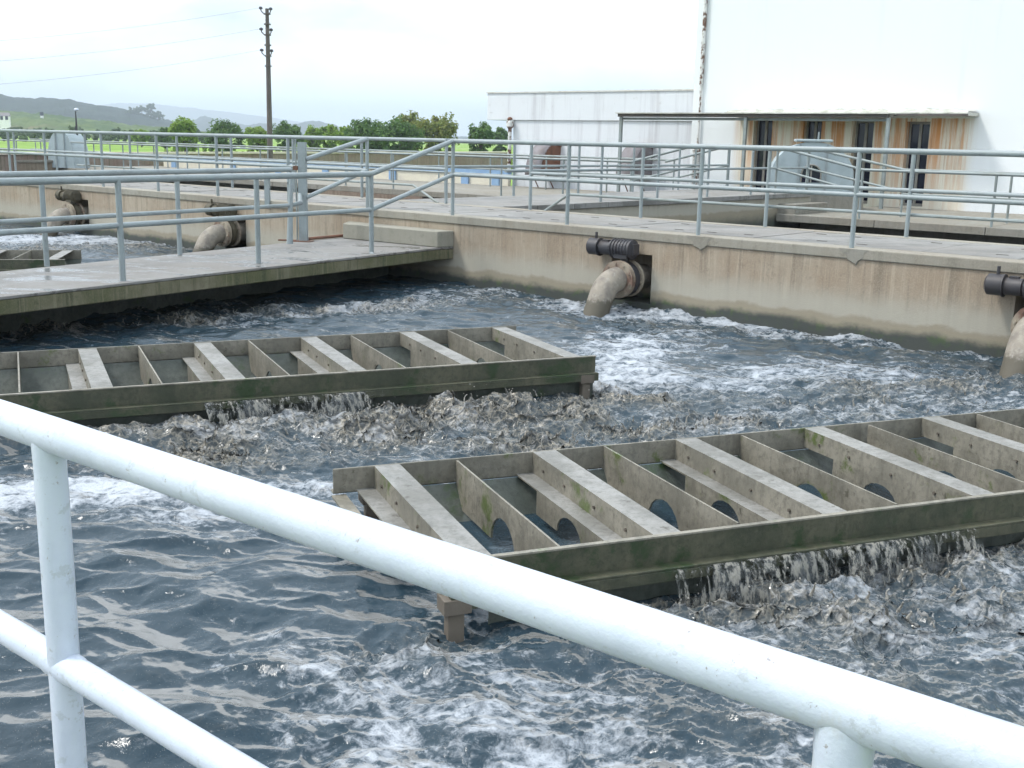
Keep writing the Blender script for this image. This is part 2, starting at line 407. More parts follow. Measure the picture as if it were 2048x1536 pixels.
# repair patches of grey mortar at post feet are part of the wall
patch = concrete('grey repair mortar', (0.235, 0.225, 0.195), (0.15, 0.14, 0.115), (0.21, 0.19, 0.155), 0.2)
for px in (1400, 1708):
    s = s_at(px, 0.0, D)
    ol = [(-.16, 0), (-.15, .05), (-.09, .07), (-.06, .12), (-.01, .13), (.03, .165), (.07, .12), (.12, .10), (.13, .05), (.17, .02), (.17, 0)]
    ol = [(u + random.uniform(-.012, .012), v + (random.uniform(-.012, .012) if v else .004)) for u, v in ol]; kk = len(ol)
    MB().add([h3(s + u, -.021, D - v) for u, v in ol] + [h3(s + u * 1.1, .002, D - v * 1.1) for u, v in ol],
             [tuple(range(kk))] + [(i, kk + i, kk + i + 1, i + 1) for i in range(kk - 1)]).build('mortar_patch', patch, wall)

# cross walkway T at upper level, towards the building
tw = thing('cross_walkway', 'upper concrete cross walkway leading from the long wall to the white building', 'walkway', h3(-2.15, DW, G))
TS0, TS1, TB1 = -3.3, -1.0, 13.2
MB().sb(TS0 + 0.03, TS1 - 0.03, DW + 0.03, TB1, G, D - 0.10).build('wall_core', concrete('mossy cross wall', (0.25, 0.215, 0.165), (0.12, 0.105, 0.075), (0.20, 0.165, 0.125), 0.8, (-0.22, 0.06)), tw)
nb = 0; b = DW + 0.024
while b < TB1 - 0.1:
    MB().sb(TS0, TS1, b, min(b + 0.99, TB1), D - 0.097, D + random.uniform(-.003, .003)).build('deck_slab', M['deck'], tw, bevel=0.008)
    b += 1.0
# outer walkway at lower level
ow = thing('outer_walkway', 'wide low concrete walkway along the foot of the white building', 'walkway', h3(0, 11.4, G))
OB0, OB1 = 11.45, 17.0
for (a, c) in ((-46.0, TS0 - 0.02), (TS1 + 0.02, 24.0)):
    n = int((c - a) / 2.2)
    for i in range(n):
        x0 = a + (c - a) * i / n; x1 = a + (c - a) * (i + 1) / n - 0.012
        MB().sb(x0, x1, OB0, OB1, -0.16, 0.0 + random.uniform(-.003, .003)).build('deck_slab', M['outer'], ow, bevel=0.01)
    MB().sb(a, c, OB0 + 1.2, OB1, G, -0.165).build('support_wall', M['outer'], ow)
sA, sB = s_at(640, OB0), s_at(846, OB0)
MB().sb(sA, sB, OB0 - 0.04, OB0 + 1.1, G, -0.165).build('support_wall', concrete('stained pier', (0.22, 0.17, 0.125), (0.10, 0.08, 0.06), (0.18, 0.13, 0.10), 0.8), ow)
MB().sb(TS1 - .03, TS1 + 0.40, OB0 + 0.15, TB1, -0.20, 0.215).build('step', M['outer'], tw, bevel=0.01)
MB().sb(TS0 - 0.40, TS0 + .03, OB0 + 0.15, TB1, -0.20, 0.215).build('step', M['outer'], tw, bevel=0.01)
# a second cross wall farther left
w2 = thing('cross_wall', 'distant brown concrete cross wall at far left behind the railings', 'wall', h3(s_at(40, OB0 - 2), OB0 - 2, G))
c0 = s_at(20, OB0 - 2.0)
MB().sb(c0 - 2.2, c0, DW + 0.05, OB0 - 0.01, G, 0.20).build('wall_core', concrete('far cross wall', (0.23, 0.19, 0.14), (0.12, 0.1, 0.07), (0.20, 0.16, 0.12), 0.8), w2)
MB().sb(c0 - 2.25, c0 + .05, DW + 0.05, OB0 - 0.01, 0.203, 0.30).build('coping', M['outer'], w2, bevel=0.01)

# lower walkway crossing the basins towards the camera's left
LFd = np.array([0.531, 0.847]); LBd = np.array([0.4975, 0.8675])
lf0, lf1 = np.array([-4.67, 10.05]), np.array([-0.897, 16.069])
lb0, lb1 = np.array([-5.466, 11.806]), np.array([-3.045, 16.029])
tow = lambda p, d: p + d * (((H0 - p) @ B) / (d @ B))          # run on to the big wall
lfe, lbe = tow(lf0, LFd) - LFd * 0.003, tow(lb0, LBd) - LBd * 0.003
lfs, lbs = lf0 - LFd * 5.5, lb0 - LBd * 6.2
lw = thing('low_walkway', 'wet lower concrete walkway slab with mossy edge crossing between the basins', 'walkway', (*((lf0 + lb0) / 2), WL - .4))
ins = lambda p, q, k: p + (q - p) / np.linalg.norm(q - p) * k
FRc = P(875, 495.5, 0)[:2]; BRc = hb(s_at(908, 0, 0), -.004)
MB().prism([lfs, FRc, BRc, lbe, lbs], -0.028, 0.0).build('deck_slab', M['wetdeck'], lw, bevel=0.006)
MB().prism([ins(lfs, lbs, .006), ins(FRc, lbe, .006), ins(BRc, lbe, .006), ins(lbe, lfe, .006), ins(lbs, lfs, .006)], -0.17, -0.031).build('slab_body', M['slabedge'], lw, bevel=0.01)
MB().prism([ins(lfs, lbs, 1.1), ins(lfe, lbe, 1.1), ins(lbe, lfe, .2), ins(lbs, lfs, .2)], G, -0.172).build('support_wall', M['slime_shade'], lw)  # dark slime colour stands in for the shade under the slab
# concrete step block at the junction
st = thing('concrete_step', 'low concrete step block at the junction of the two walkways', 'step', (-1.6, 15.6, 0))
MB().prism([FRc, BRc, hb(s_at(698, 0, 0), -.004), P(686, 477, 0)[:2]], 0.002, 0.222).build('step_block', M['block'], st, bevel=0.012)

# walkway under the camera
nr0, nr1 = P(0, 834, .98)[:2], P(2048, 1530, .98)[:2]; nd = (nr1 - nr0) / np.linalg.norm(nr1 - nr0); nn = np.array([-nd[1], nd[0]])
cw = thing('near_walkway', 'concrete walkway the white railing stands on', None, (0, 0, WL - .4)); cw['kind'] = 'structure'
MB().prism([nr0 - nd * 8 + nn * .07, nr1 + nd * 8 + nn * .07, nr1 + nd * 8 - nn * 2.1, nr0 - nd * 8 - nn * 2.1], -0.15, 0.0).build('deck_slab', M['deck'], cw)
MB().prism([nr0 - nd * 8 - nn * .3, nr1 + nd * 8 - nn * .3, nr1 + nd * 8 - nn * 2, nr0 - nd * 8 - nn * 2], G, -0.152).build('support_wall', M['wall'], cw)

# ------------------------------------------------------------------ railings
def railing(name, label, path, posts, mat=None, top=1.05, mid=0.55, rt=0.03, rm=0.026, rp=0.026, group=None, cat='railing', foot=None, bottom=None):
    """path: deck-level points along the run; posts: deck-level points with a post"""
    mat = mat or M['rail']
    r = thing(name, label, cat, path[0], 0, group)
    up = lambda p, h: (p[0], p[1], p[2] + h)
    MB().tube([up(p, top - rt) for p in path], rt, 12).build('top_rail', mat, r, smooth=True)
    if mid: MB().tube([up(p, mid) for p in path], rm, 10).build('mid_rail', mat, r, smooth=True)
    for p in posts:
        pm = MB().tube([up(p, -0.01), up(p, top - rt * 1.2)], rp, 10).build('post', mat, r, smooth=True)
    return r

def gp(px, b, z): return h3(s_at(px, b, z), b, z)                # on grid line b at picture column px
def tp(px, s, z): return h3(s, b_at(px, s, z), z)
NB, FB = 0.07, DW - 0.12
railing('railing', 'grey tube railing on the near edge of the upper wall, right of the stair opening',
        [gp(905, NB, D), h3(12.5, NB, D)], [gp(x, NB, D) for x in (905, 1134, 1396, 1703, 2090)], mid=0.56)
railing('railing', 'grey tube railing on the near edge of the upper wall, left of the stair opening',
        [h3(-23.5, NB, D), gp(735, NB, D)], [gp(x, NB, D) for x in (22, 94, 207, 317, 436, 578, 735)], mid=0.56)
railing('railing', 'grey tube railing on the far edge of the upper wall, right of the cross walkway',
        [gp(1060, FB, D), h3(12.5, FB, D)], [gp(x, FB, D) for x in (1060, 1281, 1530, 1812, 2150)], mid=0.56)
railing('railing', 'grey tube railing on the far edge of the upper wall, left of the cross walkway',
        [h3(-23.5, FB, D), gp(892, FB, D)], [gp(x, FB, D) for x in (32, 115, 174, 263, 357, 465, 588, 724, 892)], mid=0.56)
railing('railing', 'grey tube railing along the right side of the cross walkway',
        [h3(TS1 - .1, DW + .3, D), h3(TS1 - .1, TB1 - 0.1, D)], [tp(x, TS1 - .1, D) for x in (1201, 1314, 1414, 1501)] + [h3(TS1 - .1, TB1 - .1, D)], mid=0.56)
railing('railing', 'grey tube railing along the left side of the cross walkway',
        [h3(TS0 + .1, DW + .3, D), h3(TS0 + .1, TB1 - 0.1, D)], [tp(x, TS0 + .1, D) for x in (1027, 1156, 1265, 1356)] + [h3(TS0 + .1, TB1 - .1, D)], mid=0.56)
def run(a, b_, n, bb, z=0.0): return [h3(a + (b_ - a) * i / (n - 1), bb, z) for i in range(n)]
LSt, RSt = TS0 - 1.7, TS1 + 1.9
railing('railing', 'thin grey railing along the front of the low outer walkway, left of the cross walkway',
        [h3(-44, OB0 + .1, 0), h3(LSt, OB0 + .1, 0)], run(-43, LSt, 19, OB0 + .1), M['railold'])
railing('railing', 'thin grey railing farther back on the low outer walkway, beside the blue and cream wall',
        [h3(-44, OB1 - 1.2, 0), h3(LSt - 1.5, OB1 - 1.2, 0)], run(-43.5, LSt - 1.5, 17, OB1 - 1.2), M['railold'])
railing('railing', 'grey railing along the front of the low outer walkway below the stained windows, at right',
        [h3(RSt, OB0 + .1, 0), h3(23, OB0 + .1, 0)], [h3(RSt, OB0 + .1, 0), gp(1982, OB0 + .1, 0), h3(9.5, OB0 + .1, 0), h3(14, OB0 + .1, 0)], M['railold'], mid=0.5)
railing('railing', 'grey railing on the low outer walkway close to the white building, at right',
        [h3(RSt + .3, OB0 + 1.6, 0), h3(23, OB0 + 1.6, 0)], [h3(RSt + .3, OB0 + 1.6, 0), gp(2013, OB0 + 1.6, 0), h3(10.5, OB0 + 1.6, 0)], M['railold'], mid=0.5)
for (ea, eb, side) in ((TS1 - .1, RSt, 'right'), (TS0 + .1, LSt, 'left')):
    for (bb, where) in ((OB0 + .1, 'front'), (OB0 + 1.6, 'back')):
        railing('stair_railing', 'sloping grey stair rail at the end of the cross walkway, %s pair, %s one' % (side, where),
                [h3(ea, bb, D), h3(eb + (0.3 if bb > OB0 + 1 and side == 'right' else 0), bb, 0)], [h3(ea, bb, D)], M['railold'], mid=0.55)
# low walkway railings
def lfp(px, py): return tuple(P(px, py, 0))
lfr = [tuple((*(lf0 - LFd * 4.0 + np.array([-.06, .04])), 0)), lfp(743, 506)]
r = railing('railing', 'grey tube railing on the near edge of the wet lower walkway, rising at the step', lfr,
            [lfp(246, 562), lfp(517, 526), lfp(743, 506), (*(lf0 - LFd * 1.6 + np.array([-.06, .04])), 0)], mid=0.56, rt=0.036, rm=0.03, rp=0.031)
p743, p905 = np.array(lfp(743, 506)), np.array(gp(905, NB, D))
MB().tube([p743 + (0, 0, 1.014), p905 + (0, 0, 1.02)], 0.034, 12).build('sloping_rail', M['rail'], r, smooth=True)
MB().tube([p743 + (0, 0, 0.56), p905 + (0, 0, 0.56)], 0.029, 10).build('sloping_rail', M['rail'], r, smooth=True)
MB().tube([(p743[0] + .0, p743[1] - .03, 0.0), (p743[0] + .1, p743[1] - .12, -.07)], 0.025, 8).build('foot_bracket', M['rail'], r, smooth=True)
lbp = lambda px, py: tuple(P(px, py, 0))
colp = np.array(lbp(606, 483)); b735 = np.array(gp(735, NB, D))
pA = np.array([*(lb0 - LBd * 5 + np.array([.08, -.05])), 0]); pB = np.array(lbp(584, 487))
r = railing('railing', 'grey tube railing on the far edge of the wet lower walkway by the channel post', [pA, pB],
            [lbp(94, 531), lbp(360, 509), (*(lb0 - LBd * 1.5 + np.array([.08, -.05])), 0)], mid=0.53, rt=0.033, rm=0.028, rp=0.03)
MB().tube([pB + (0, 0, 0.53), pB + (.12, .06, .56), colp + (-.03, -.02, .66)], 0.028, 10).build('bent_rail', M['rail'], r, smooth=True)
MB().tube([pB + (-.02, -.06, 0.0), pB + (.01, .0, 0.99)], [0.045, 0.024], 10).build('leaning_post', M['rail'], r, smooth=True)
MB().tube([colp + (.05, .02, 1.15), b735 + (0, 0, 1.02)], 0.034, 12).build('sloping_rail', M['rail'], r, smooth=True)
MB().tube([colp + (.05, .02, .62), b735 + (0, 0, 0.56)], 0.03, 10).build('sloping_rail', M['rail'], r, smooth=True)
# channel post
cp = thing('channel_post', 'tall blue grey steel channel post on rusty base plate beside the step', 'post', colp)
Mc = Matrix.Translation(Vector(colp)) @ Matrix.Rotation(R(-12), 4, 'Z')
m = MB(); zt = 1.39
m.box(-.05, .05, -.004, .004, .012, zt, Mc); m.box(-.058, -.05, -.004, .06, .012, zt, Mc); m.box(.05, .058, -.004, .06, .012, zt, Mc)
m.build('channel', M['rail'], cp)
MB().box(-.13, .13, -.10, .10, .0, .012, Mc).build('base_plate', M['rust'], cp)
MB().tube([Mc @ Vector((-.085, 0, .01)), Mc @ Vector((-.085, 0, zt + .04))], .012, 8).build('rod', M['railold'], cp)
MB().box(-.12, -.055, -.03, .03, 1.0, 1.06, Mc).build('bracket', M['rust'], cp)
chp = [Mc @ Vector((-.16 - .02 * math.sin(i * 1.9), -.02 + .02 * math.cos(i * 2.3), 1.0 - i * .045)) for i in range(9)]
m = MB()
for i, q in enumerate(chp): m.ring(q, (1, 0, .3) if i % 2 else (0, 1, .3), .012, .026, .012, 10)
m.build('chain', M['railold'], cp)
MB().box(-.36, -.10, -.05, .02, .0, .02, Mc).build('foot_bar', M['rust'], cp)
MB().tube([(colp[0] + .05, colp[1] + .12, .03), (*(P(688, 475, 0)[:2]), .03)], .022, 8).build('floor_pipe', M['rust'], cp)
# short channel post bolted to the wall
q = np.array(gp(536, -0.03, D))
sp = thing('wall_post', 'short blue grey channel bolted to the wall behind the lower walkway', 'post', (q[0], q[1], 0.36))
Mq = Matrix.Translation(Vector((q[0], q[1], 0))) @ Matrix.Rotation(AANG + R(20), 4, 'Z')
MB().box(-.037, .037, -.035, -.029, .35, .96, Mq).box(-.043, -.037, -.035, .012, .35, .96, Mq).box(.037, .043, -.035, .012, .35, .96, Mq).build('channel', M['rail'], sp)
MB().tube([Mq @ Vector((0, -.02, .30)), Mq @ Vector((0, -.02, .36))], .018, 8).build('bolt', M['rust'], sp)

# thin conduits along the far railings
cz = 0.27
MB_c = MB().tube([gp(1090, FB + .06, D), h3(s_at(1090, FB + .06, D) + .45, FB + .06, D + cz), h3(12, FB + .06, D + cz)], 0.02, 8)
tag(MB_c.build('conduit', M['railold'], smooth=True), 'thin grey conduit bent up from the deck, running along the right far railing', 'pipe')
q0 = s_at(876, FB + .06, D)
tag(MB().tube([h3(q0, FB + .06, D), h3(q0 - .6, FB + .06, D + cz), h3(-14, FB + .06, D + cz)], 0.02, 8).build('conduit', M['railold'], smooth=True), 'thin pale conduit bent down to the deck near the stair opening, along left far railing', 'pipe')

# white railing in front of the camera
wr = thing('white_railing', 'thick white painted pipe railing crossing close in the foreground', 'railing', (nr0[0], nr0[1], 0))
ZT = .98
RL = lambda t, z: (*(nr0 + nd * t), z)
def lumpy(pts, rad, n, seed):
    rr = random.Random(seed); a, b = Vector(pts[0]), Vector(pts[1]); m = 40
    return [a.lerp(b, i / m) for i in range(m + 1)], [rad * (1 + rr.uniform(-.008, .008)) for i in range(m + 1)]
pp, rr_ = lumpy([RL(-2.5, ZT), RL(3.5, ZT)], .0302, 28, 1)
MB().tube(pp, rr_, 32).build('top_rail', M['white'], wr, smooth=True)
def on_rail(px, py):
    q = ray(px, py); t_ = (nr0 @ nn) / (q[:2] @ nn); return EYEP + q * t_
m0, m1 = on_rail(0, 1252), on_rail(480, 1545); md = (m1 - m0) / np.linalg.norm(m1 - m0)
zmid = lambda t_: float(m0[2] + md[2] / (md[:2] @ nd) * (t_ - (m0[:2] - nr0) @ nd))
pp, rr_ = lumpy([RL(-1.5, zmid(-1.5)), RL(1.2, zmid(1.2))], .0262, 28, 2)
MB().tube(pp, rr_, 28).build('mid_rail', M['white'], wr, smooth=True)
def wt(px, z, y):                              # distance along the white rail for picture column px
    k = FPX * _r - (px - 1024) * _f; v0 = np.array([nr0[0], nr0[1], z - EYE]); return -(v0 @ k) / (np.array([nd[0], nd[1], 0]) @ k)
for (px, z) in ((100, 0.93), (1688, .94)):
    tt = wt(px, z, 0)
    pp, rr_ = lumpy([RL(tt, 0.0), RL(tt, ZT - .005)], .0272, 24, 3)
    po = MB().tube(pp, rr_, 28).build('post', M['white'], wr, smooth=True)
    MB().tube([RL(tt, ZT - .050), RL(tt, ZT - .036), RL(tt, ZT - .020), RL(tt, ZT - .003)], [.0274, .0277, .0280, .0280], 28, False).build('weld_collar', M['white'], po, smooth=True)
    zm = zmid(tt)
    MB().tube([RL(tt - .042, zmid(tt - .042)), RL(tt - .032, zmid(tt - .032)), RL(tt + .032, zmid(tt + .032)), RL(tt + .042, zmid(tt + .042))], [.0263, .0280, .0280, .0263], 24, False).build('weld_collar', M['white'], po, smooth=True)

# ------------------------------------------------------------------ inlet pipes with valves
def arc_pipe():
    pts = [(0, -.28, 0), (0, .30, 0)]
    Rb = 0.34; end = R(62)
    for i in range(1, 11):
        a = end * i / 10
        pts.append((0, .30 + Rb * math.sin(a), -Rb * (1 - math.cos(a))))
    d = (math.cos(end), -math.sin(end)); q = pts[-1]
    pts.append((0, q[1] + d[0] * .55, q[2] + d[1] * .55))
    return pts
def inlet(s, label, old):
    rz = AANG + math.pi
    r = thing('inlet_pipe', label, 'pipe', h3(s, 0, PIPE_Z), rz, 'inlet pipes through the basin wall')
    vm = M['valveold'] if old else M['valve']
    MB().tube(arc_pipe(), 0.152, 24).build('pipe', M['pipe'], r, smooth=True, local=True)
    vb = MB(); vb.tube([(0, .09, 0), (0, .11, 0), (0, .19, 0), (0, .21, 0)], [.175, .215, .215, .175], 24); vb.tube([(0, .15, .19), (0, .15, .36)], .055, 14)
    vb.build('valve_body', vm, r, smooth=True, local=True)
    fl = paint('flange', (0.30, 0.26, 0.20), (0.13, 0.07, 0.05), 0.12, 0.8, 0.5) if 'flange' not in M else M['flange']
    M['flange'] = fl
    for y in (.055, .245, .285):
        f = MB().ring((0, y, 0), (0, 1, 0), .15, .228, .032, 24).build('flange', fl, r, smooth=True, local=True)
        m = MB()
        for j in range(10):
            a = 2 * math.pi * j / 10 + .2
            m.tube([(.195 * math.cos(a), y - .035, .195 * math.sin(a)), (.195 * math.cos(a), y + .035, .195 * math.sin(a))], .014, 6)
        m.build('bolts', fl, f, local=True)['kind'] = 'stuff'
    ga = MB()
    ga.tube([(-.14, .15, .36), (-.12, .15, .36), (.17, .15, .36), (.19, .15, .36)], [.07, .115, .108, .07], 16)
    for j in range(7): ga.ring((-.11 + j * .045, .15, .36), (1, 0, 0), .09, .122, .016, 16)
    ga.box(-.09, .10, .05, .25, .25, .30); ga.box(-.165, -.135, .09, .21, .30, .43)
    g = ga.build('gearbox', vm, r, smooth=True, local=True)
    mo = MB(); mo.tube([(.18, .15, .355), (.20, .15, .355), (.36, .15, .355), (.38, .15, .355)], [.06, .085, .085, .07], 16)
    mo.tube([(.37, .15, .36), (.385, .15, .36), (.52, .15, .36), (.545, .15, .36)], [.08, .104, .104, .07], 16)
    mo.box(.40, .50, .02, .07, .31, .42); mo.box(.24, .33, .12, .18, .42, .455); mo.ring((.375, .15, .358), (1, 0, 0), .06, .112, .014, 16)
    mo.build('actuator_motor', vm, r, smooth=True, local=True)
    MB().tube([(.44, .15, .44), (.44, .15, .54)], .017, 8).build('cable_gland', vm, r, smooth=True, local=True)
    return r
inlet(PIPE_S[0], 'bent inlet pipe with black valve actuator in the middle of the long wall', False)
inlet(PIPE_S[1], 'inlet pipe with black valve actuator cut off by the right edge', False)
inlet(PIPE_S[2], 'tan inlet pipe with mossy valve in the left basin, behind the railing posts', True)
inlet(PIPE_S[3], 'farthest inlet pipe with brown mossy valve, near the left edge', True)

# ------------------------------------------------------------------ slatted troughs in the basins
ZTOP = -0.22
def plate(mb, x0, x1, y0, y1, zt, zb, cy, ry, rz, n=9):
    prof = [(y0, zt), (y0, zb), (cy - ry, zb)] + [(cy - ry * math.cos(math.pi * i / n), zb + rz * math.sin(math.pi * i / n)) for i in range(1, n)] + [(cy + ry, zb), (y1, zb), (y1, zt)]
    m = len(prof)
    mb.add([(x0, a, b) for a, b in prof] + [(x1, a, b) for a, b in prof],
           [tuple(range(m)), tuple(range(2 * m - 1, m - 1, -1))] + [(i, m + i, m + (i + 1) % m, (i + 1) % m) for i in range(m)])
def trough(label, org, ang, x0, x1, width, a_first, step, style, leg_x=None, leg_back=None, z=ZTOP, flip=False):
    r = thing('weir_trough', label, 'trough', (org[0], org[1], z), R(ang), 'slatted steel troughs standing in the basins')
    W = width
    fb = MB(); fb.box(x0, x1, -.012, 0, -.125, .0); fb.box(x0, x1, -.075, -.0125, -.133, -.121); fb.box(x0, x1, -.075, -.066, -.185, -.1335)
    b1 = fb.build('front_beam', M['mossbeam'], r, local=True, bevel=.003)
    MB().box(x0, x1, -.016, .012, .001, .009).build('beam_lip', M['trough'], b1, local=True)
    bb = MB(); bb.box(x0 - .15, x1, W, W + .012, -.125, .006); bb.box(x0 - .15, x1, W + .0125, W + .07, -.133, -.121)
    bb.build('back_beam', M['trough'], r, local=True, bevel=.003)
    if not flip: MB().box(x0 - .16, x0 - .085, .55, W, -.145, -.134).build('end_angle', M['trough'], r, local=True)
    pn = MB()
    def panel(ya, za, yb, zb, th=.012):
        pn.add([(x0 + .2, ya, za), (x1, ya, za), (x1, yb, zb), (x0 + .2, yb, zb), (x0 + .2, ya, za - th * 2), (x1, ya, za - th * 2), (x1, yb - .0, zb - th * 2), (x0 + .2, yb, zb - th * 2)],
               [(0, 1, 2, 3), (7, 6, 5, 4), (0, 4, 5, 1), (3, 2, 6, 7), (1, 5, 6, 2), (0, 3, 7, 4)])
    panel(W - .012, -.128, W - .30, -.46); panel(.014, -.128, .030, -.46)
    pn.build('hopper_side', M['slime_shade'], r, local=True)
    xs = a_first; k = 0
    while x0 - .2 < xs < x1 - .05 if not flip else x0 + .05 < xs:
        a = MB()
        a.box(xs, xs + .138, .002, W - .002, -.009, .004 + .003 * math.sin(xs * 7))
        a.box(xs, xs + .009, .003, W - .003, -.112, -.0095)
        if style(k): a.box(xs - .098, xs + .009, .004, W - .004, -.121, -.1125)
        if xs > x0 + .12: plate(a, xs + (-.098 if style(k) else 0), xs + (-.090 if style(k) else .008), .034, W - .30, -.1215 if style(k) else -.1125, -.25, .70, .15, .11)
        o = a.build('flanged_slat', M['troughtop'], r, local=True); o.data.materials.append(M['trough'])
        for pl in o.data.polygons:
            if pl.normal.z < .8: pl.material_index = 1
        m = MB()
        for yy in (.28, .62, .98, 1.26): m.tube([(xs - .009, yy, -.06), (xs + .0, yy, -.06)], .009, 6)
        m.build('bolts', M['leg'], o, local=True)['kind'] = 'stuff'
        xb = xs + step / 2 + random.uniform(-.012, .012)
        if x0 < xb < x1 - .03:
            b = MB(); plate(b, xb, xb + .011, .034, W - .004, .0, -.25, .70, .165, .15)
            o = b.build('plate_slat', M['trough'], r, local=True)
            o.location.z = random.uniform(-.004, .004); o.rotation_euler.z = random.uniform(-.008, .008)
        xs += step if not flip else -step; k += 1
    for lx, ly in (leg_x or []):
        l = MB(); l.box(lx - .035, lx + .035, ly - .03, ly + .03, -.75, -.20); l.box(lx - .06, lx + .06, ly - .05, ly + .05, -.20, -.134)
        l.build('leg', M['leg'], r, local=True, bevel=.004)
    return r
trough('near slatted steel trough with half round cut outs in its slats', (-.229, 4.317), 21.7, -.03, 5.6, 1.42, .04, .905, lambda k: k < 3, [(.0, -.03), (.03, 1.45), (5.45, .4)])
trough('farther slatted steel trough reaching in from the left', (.668, 8.878), 24.3, -6.4, .0, 1.55, -.25, .895, lambda k: k > 1, [(-.1, -.03), (-.1, 1.58), (-6.2, .4)], flip=True)
q1 = P(130, 520, ZTOP)[:2]
trough('third trough, only its dark end showing at the left behind the lower walkway', (q1[0], q1[1]), 12, -6.0, .0, 1.3, -.25, .895, lambda k: False, None, flip=True)

# ------------------------------------------------------------------ white building
t = NT('weathered white render'); ob = t.obj(); zc = t.xyz(ob)[2]; sx = t.xyz(ob)[0]
st1 = t.noise(t.sc(ob, (2.2, 2.2, 0.12)), 1.0, 6, 0.7); bl = t.noise(ob, 0.9, 6, 0.7); sp = t.noise(ob, 7, 5, 0.75)
c = t.mix(t.math('MULTIPLY', t.ramp(st1, 0.48, 0.70), 0.55), (0.64, 0.66, 0.68), (0.36, 0.35, 0.37))
c = t.mix(t.math('MULTIPLY', t.ramp(bl, 0.55, 0.7), 0.3), c, (0.6, 0.6, 0.58))
c = t.mix(t.math('MULTIPLY', t.ramp(sp, 0.62, 0.70), 0.6), c, (0.3, 0.28, 0.26))
M['render'] = t.fin(c, 0.85)
B0 = 'local'
bo = h3(0, OB1, 0)
bld = thing('white_building', 'large weathered white rendered building with rust stained window bays', 'building', bo, AANG)
wl_s = s_at(1376, OB1); top_z = 9.5
WPX = [(1509, 1546, 235), (1608, 1645, 238), (1707, 1749, 241), (1814, 1861, 243)]
whs = []
for (a, b, y) in WPX:
    sa, z = on_b(a, y, OB1); sb_, _ = on_b(b, y, OB1); whs.append((sa, sb_, 0.04, z))
can_l, can_z = on_b(1448, 226, OB1 - .75); can_r, can_zr = on_b(1936, 234, OB1 - .75)
can_z = can_zr
# main wall with rust staining below the canopy
t = NT('rust stained white render'); ob = t.obj(); xx = t.xyz(ob)[0]; zc = t.xyz(ob)[2]
st1 = t.noise(t.sc(ob, (2.0, 2.0, 0.10)), 1.0, 6, 0.7); bl = t.noise(ob, 0.7, 6, 0.7)
c = t.mix(t.math('MULTIPLY', t.ramp(st1, 0.55, 0.78), 0.22), (0.72, 0.745, 0.75), (0.5, 0.5, 0.49))
c = t.mix(t.math('MULTIPLY', t.ramp(t.noise(ob, 5, 5, .75), 0.67, 0.73), 0.5), c, (0.4, 0.38, 0.36))
msk = t.math('MULTIPLY', t.math('MULTIPLY', t.ramp(xx, can_l - .15, can_l + .25), t.ramp(xx, can_r + .05, can_r - .35)), t.ramp(zc, can_z + .02, can_z - .04))
c = t.mix(t.math('MULTIPLY', msk, .75), c, (0.66, 0.60, 0.46))
fade = t.ramp(zc, -0.6, can_z, 0.10, 1.0)
rs = t.ramp(t.noise(t.sc(ob, (4.2, 4.2, 0.14)), 1.0, 8, 0.76), 0.43, 0.60)
c = t.mix(t.math('MULTIPLY', t.math('MULTIPLY', rs, msk), fade), c, (0.52, 0.225, 0.07))
rs2 = t.ramp(t.noise(t.sc(ob, (14, 14, 0.4)), 1.0, 5, 0.7), 0.55, 0.68)
c = t.mix(t.math('MULTIPLY', t.math('MULTIPLY', rs2, msk), t.math('MULTIPLY', fade, .7)), c, (0.30, 0.13, 0.05))
M['rustrender'] = t.fin(c, 0.85)
cells(MB(), wl_s, 30.0, -.2, top_z, whs, 0.0, 0.32, 'local').build('front_wall', M['rustrender'], bld, local=True)
m = MB(); m.box(wl_s, 30, .325, 12, -.2, .0); m.box(wl_s, wl_s + .3, .325, 12, 0.002, top_z); m.box(wl_s + .302, 30, 9, 9.3, 0.002, top_z)
m.build('side_wall', M['render'], bld, local=True)
MB().box(wl_s - .05, 30, -.05, 12, top_z + .002, top_z + .25).build('roof', M['render'], bld, local=True)
for (a, b, z0, z1) in whs:
    wn = MB()
    wn.box(a + .002, a + .05, .20, .26, z0 + .002, z1 - .002); wn.box(b - .05, b - .002, .20, .26, z0 + .002, z1 - .002)
    wn.box(a + .052, b - .052, .20, .26, z1 - .06, z1 - .004); wn.box(a + .052, b - .052, .20, .26, z0 + .004, z0 + .07)
    wf = wn.build('window', M['frame'], bld, local=True)
    cx = (a + b) / 2
    MB().box(cx - .035, cx + .035, .19, .25, z0 + .072, z1 - .062).build('mullion', M['frame'], wf, local=True)
    for (p0, p1) in ((a + .052, cx - .037), (cx + .037, b - .052)):
        MB().box(p0, p1, .225, .235, z0 + .072, z1 - .062).build('pane', M['glass'], wf, local=True)
t = NT('mossy canopy slab'); p = t.pos()
c = t.mix(t.ramp(t.noise(p, 2.5, 6, .7), .4, .65), (0.52, 0.52, 0.47), (0.33, 0.33, 0.28)); t.bump(t.noise(p, 8, 5, .7), .6, .03); M['canopy'] = t.fin(c, .9)
MB().box(can_l, can_r, -.75, -.003, can_z + .03, can_z + .11).build('canopy_slab', M['canopy'], bld, local=True, bevel=.012)
MB().box(can_l, can_r + .004, -.775, -.7525, can_z + .02, can_z + .075).build('canopy_edge', M['darksteel'], bld, local=True)
